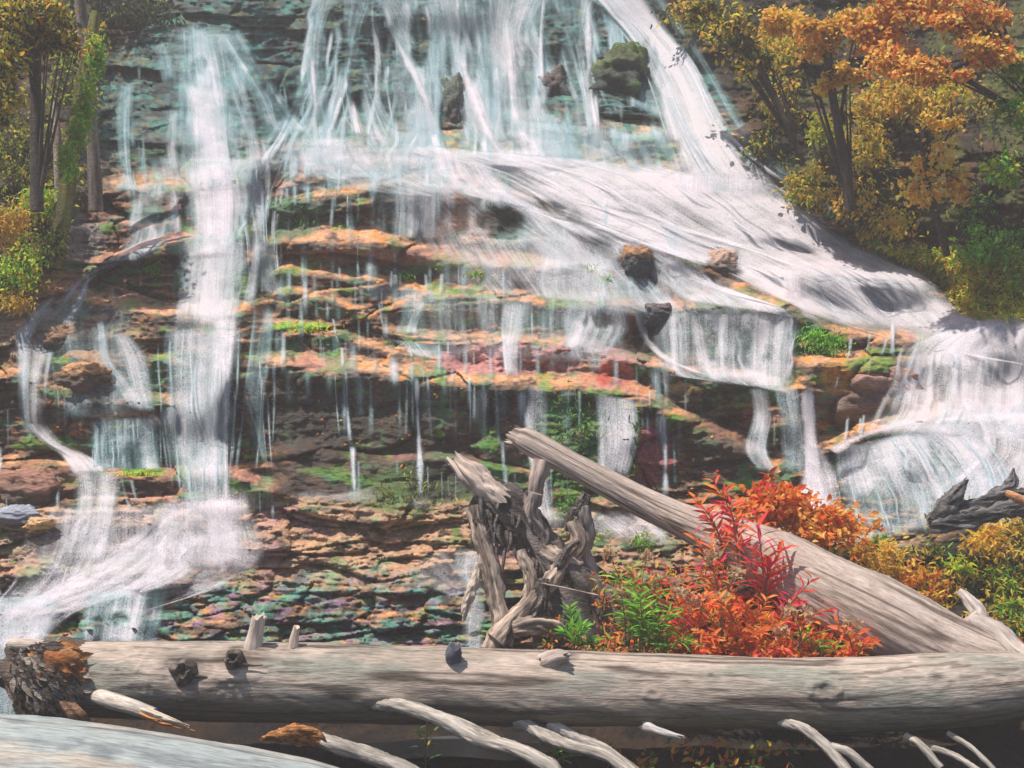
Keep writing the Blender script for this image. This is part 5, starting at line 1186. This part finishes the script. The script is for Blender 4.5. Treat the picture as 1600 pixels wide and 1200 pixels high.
for i, (cx, cy, rx, ry, pl, n, lf, lb) in enumerate([
  (68,320,30,28,['bright','yellow'],700,9,"bright green drooping bush on the left bank"),
  (25,420,40,34,['yellow','bright'],900,9,"yellow-green bush at the left edge above the orange rocks"),
  (10,350,34,34,['gold','peach'],600,9,"orange-gold bush at the left edge above the yellow-green one"),
  (40,250,44,40,['goldgreen','dark'],700,9,"olive bush in the shade left of the pale dead sapling"),
  (20,200,40,40,['dark','goldgreen'],500,9,"dark bush at the left edge half way up the bank"),
  (80,380,24,24,['moss','dark'],300,8,"small mossy bush under the bright green drooping one"),
  (100,120,30,40,['moss','dark'],400,9,"mossy bush hanging between the left bank's trunks"),
  (210,20,60,24,['dark'],500,9,"dark shaded bush above the left-hand fall"),
  (20,470,30,16,['peach','gold'],300,8,"rusty low bush at the left edge just above the rock")]):
    shrub("bush", lb, "bush", cx, cy, rx, ry, pl, n=int(n * 1.4), leaf=lf * .85, w_=.4, clumps=14, seed=300 + i, off=.25, group=LBG, stems=5, hang=.3)

# fallen leaves lying on the rock ledges (a few hundred, stuff)
r_ = np.random.default_rng(77); n = 1500
px = r_.uniform(0, 1250, n); py = r_.uniform(380, 1000, n); ok = vn(px / 40, py / 20, 900) > .5; px, py = px[ok], py[ok]; n = len(px)
dd_ = T(px, py) - .012; g = Geo()
leaves(g, PA(px, py, dd_), r_.normal(size=(n, 3)) * [1, .5, .3], r_.normal(size=(n, 3)) * .3 + np.array([0, -.7, .8]), 5.5 * dd_ / F * (.5 + r_.random(n)), pick(['orange', 'peach', 'green'], n, r_), .6, .1)
o = build(g, "fallen_leaves", M_LEAF, smooth=False); o["kind"] = "stuff"; o["label"] = "scattered tiny autumn leaves stuck to the wet rocks"; o["category"] = "leaves"

# ------------------------------------------------------------------ thin haze added to lift the dark tones
def haze():
    lo = (-60, -3, -6); hi = (60, 70, 40)
    v = [(x, y, z) for x in (lo[0], hi[0]) for y in (lo[1], hi[1]) for z in (lo[2], hi[2])]
    f = np.array([[0, 1, 3, 2], [4, 6, 7, 5], [0, 4, 5, 1], [2, 3, 7, 6], [0, 2, 6, 4], [1, 5, 7, 3]])
    me = mesh_from("haze", np.array(v, float), [f], (1, 1, 1), None, False)
    m = bpy.data.materials.new("tone_lift_haze"); m.use_nodes = True; n = m.node_tree.nodes; n.remove(n["Principled BSDF"])
    pv = n.new("ShaderNodeVolumePrincipled"); pv.inputs["Density"].default_value = HAZE; pv.inputs["Color"].default_value = (1, .95, .96, 1); pv.inputs["Anisotropy"].default_value = 0
    m.node_tree.links.new(pv.outputs[0], n["Material Output"].inputs["Volume"])
    o = link("haze", me, m); o["kind"] = "stuff"; o.display_type = 'WIRE'
HAZE = 0.0062
haze()
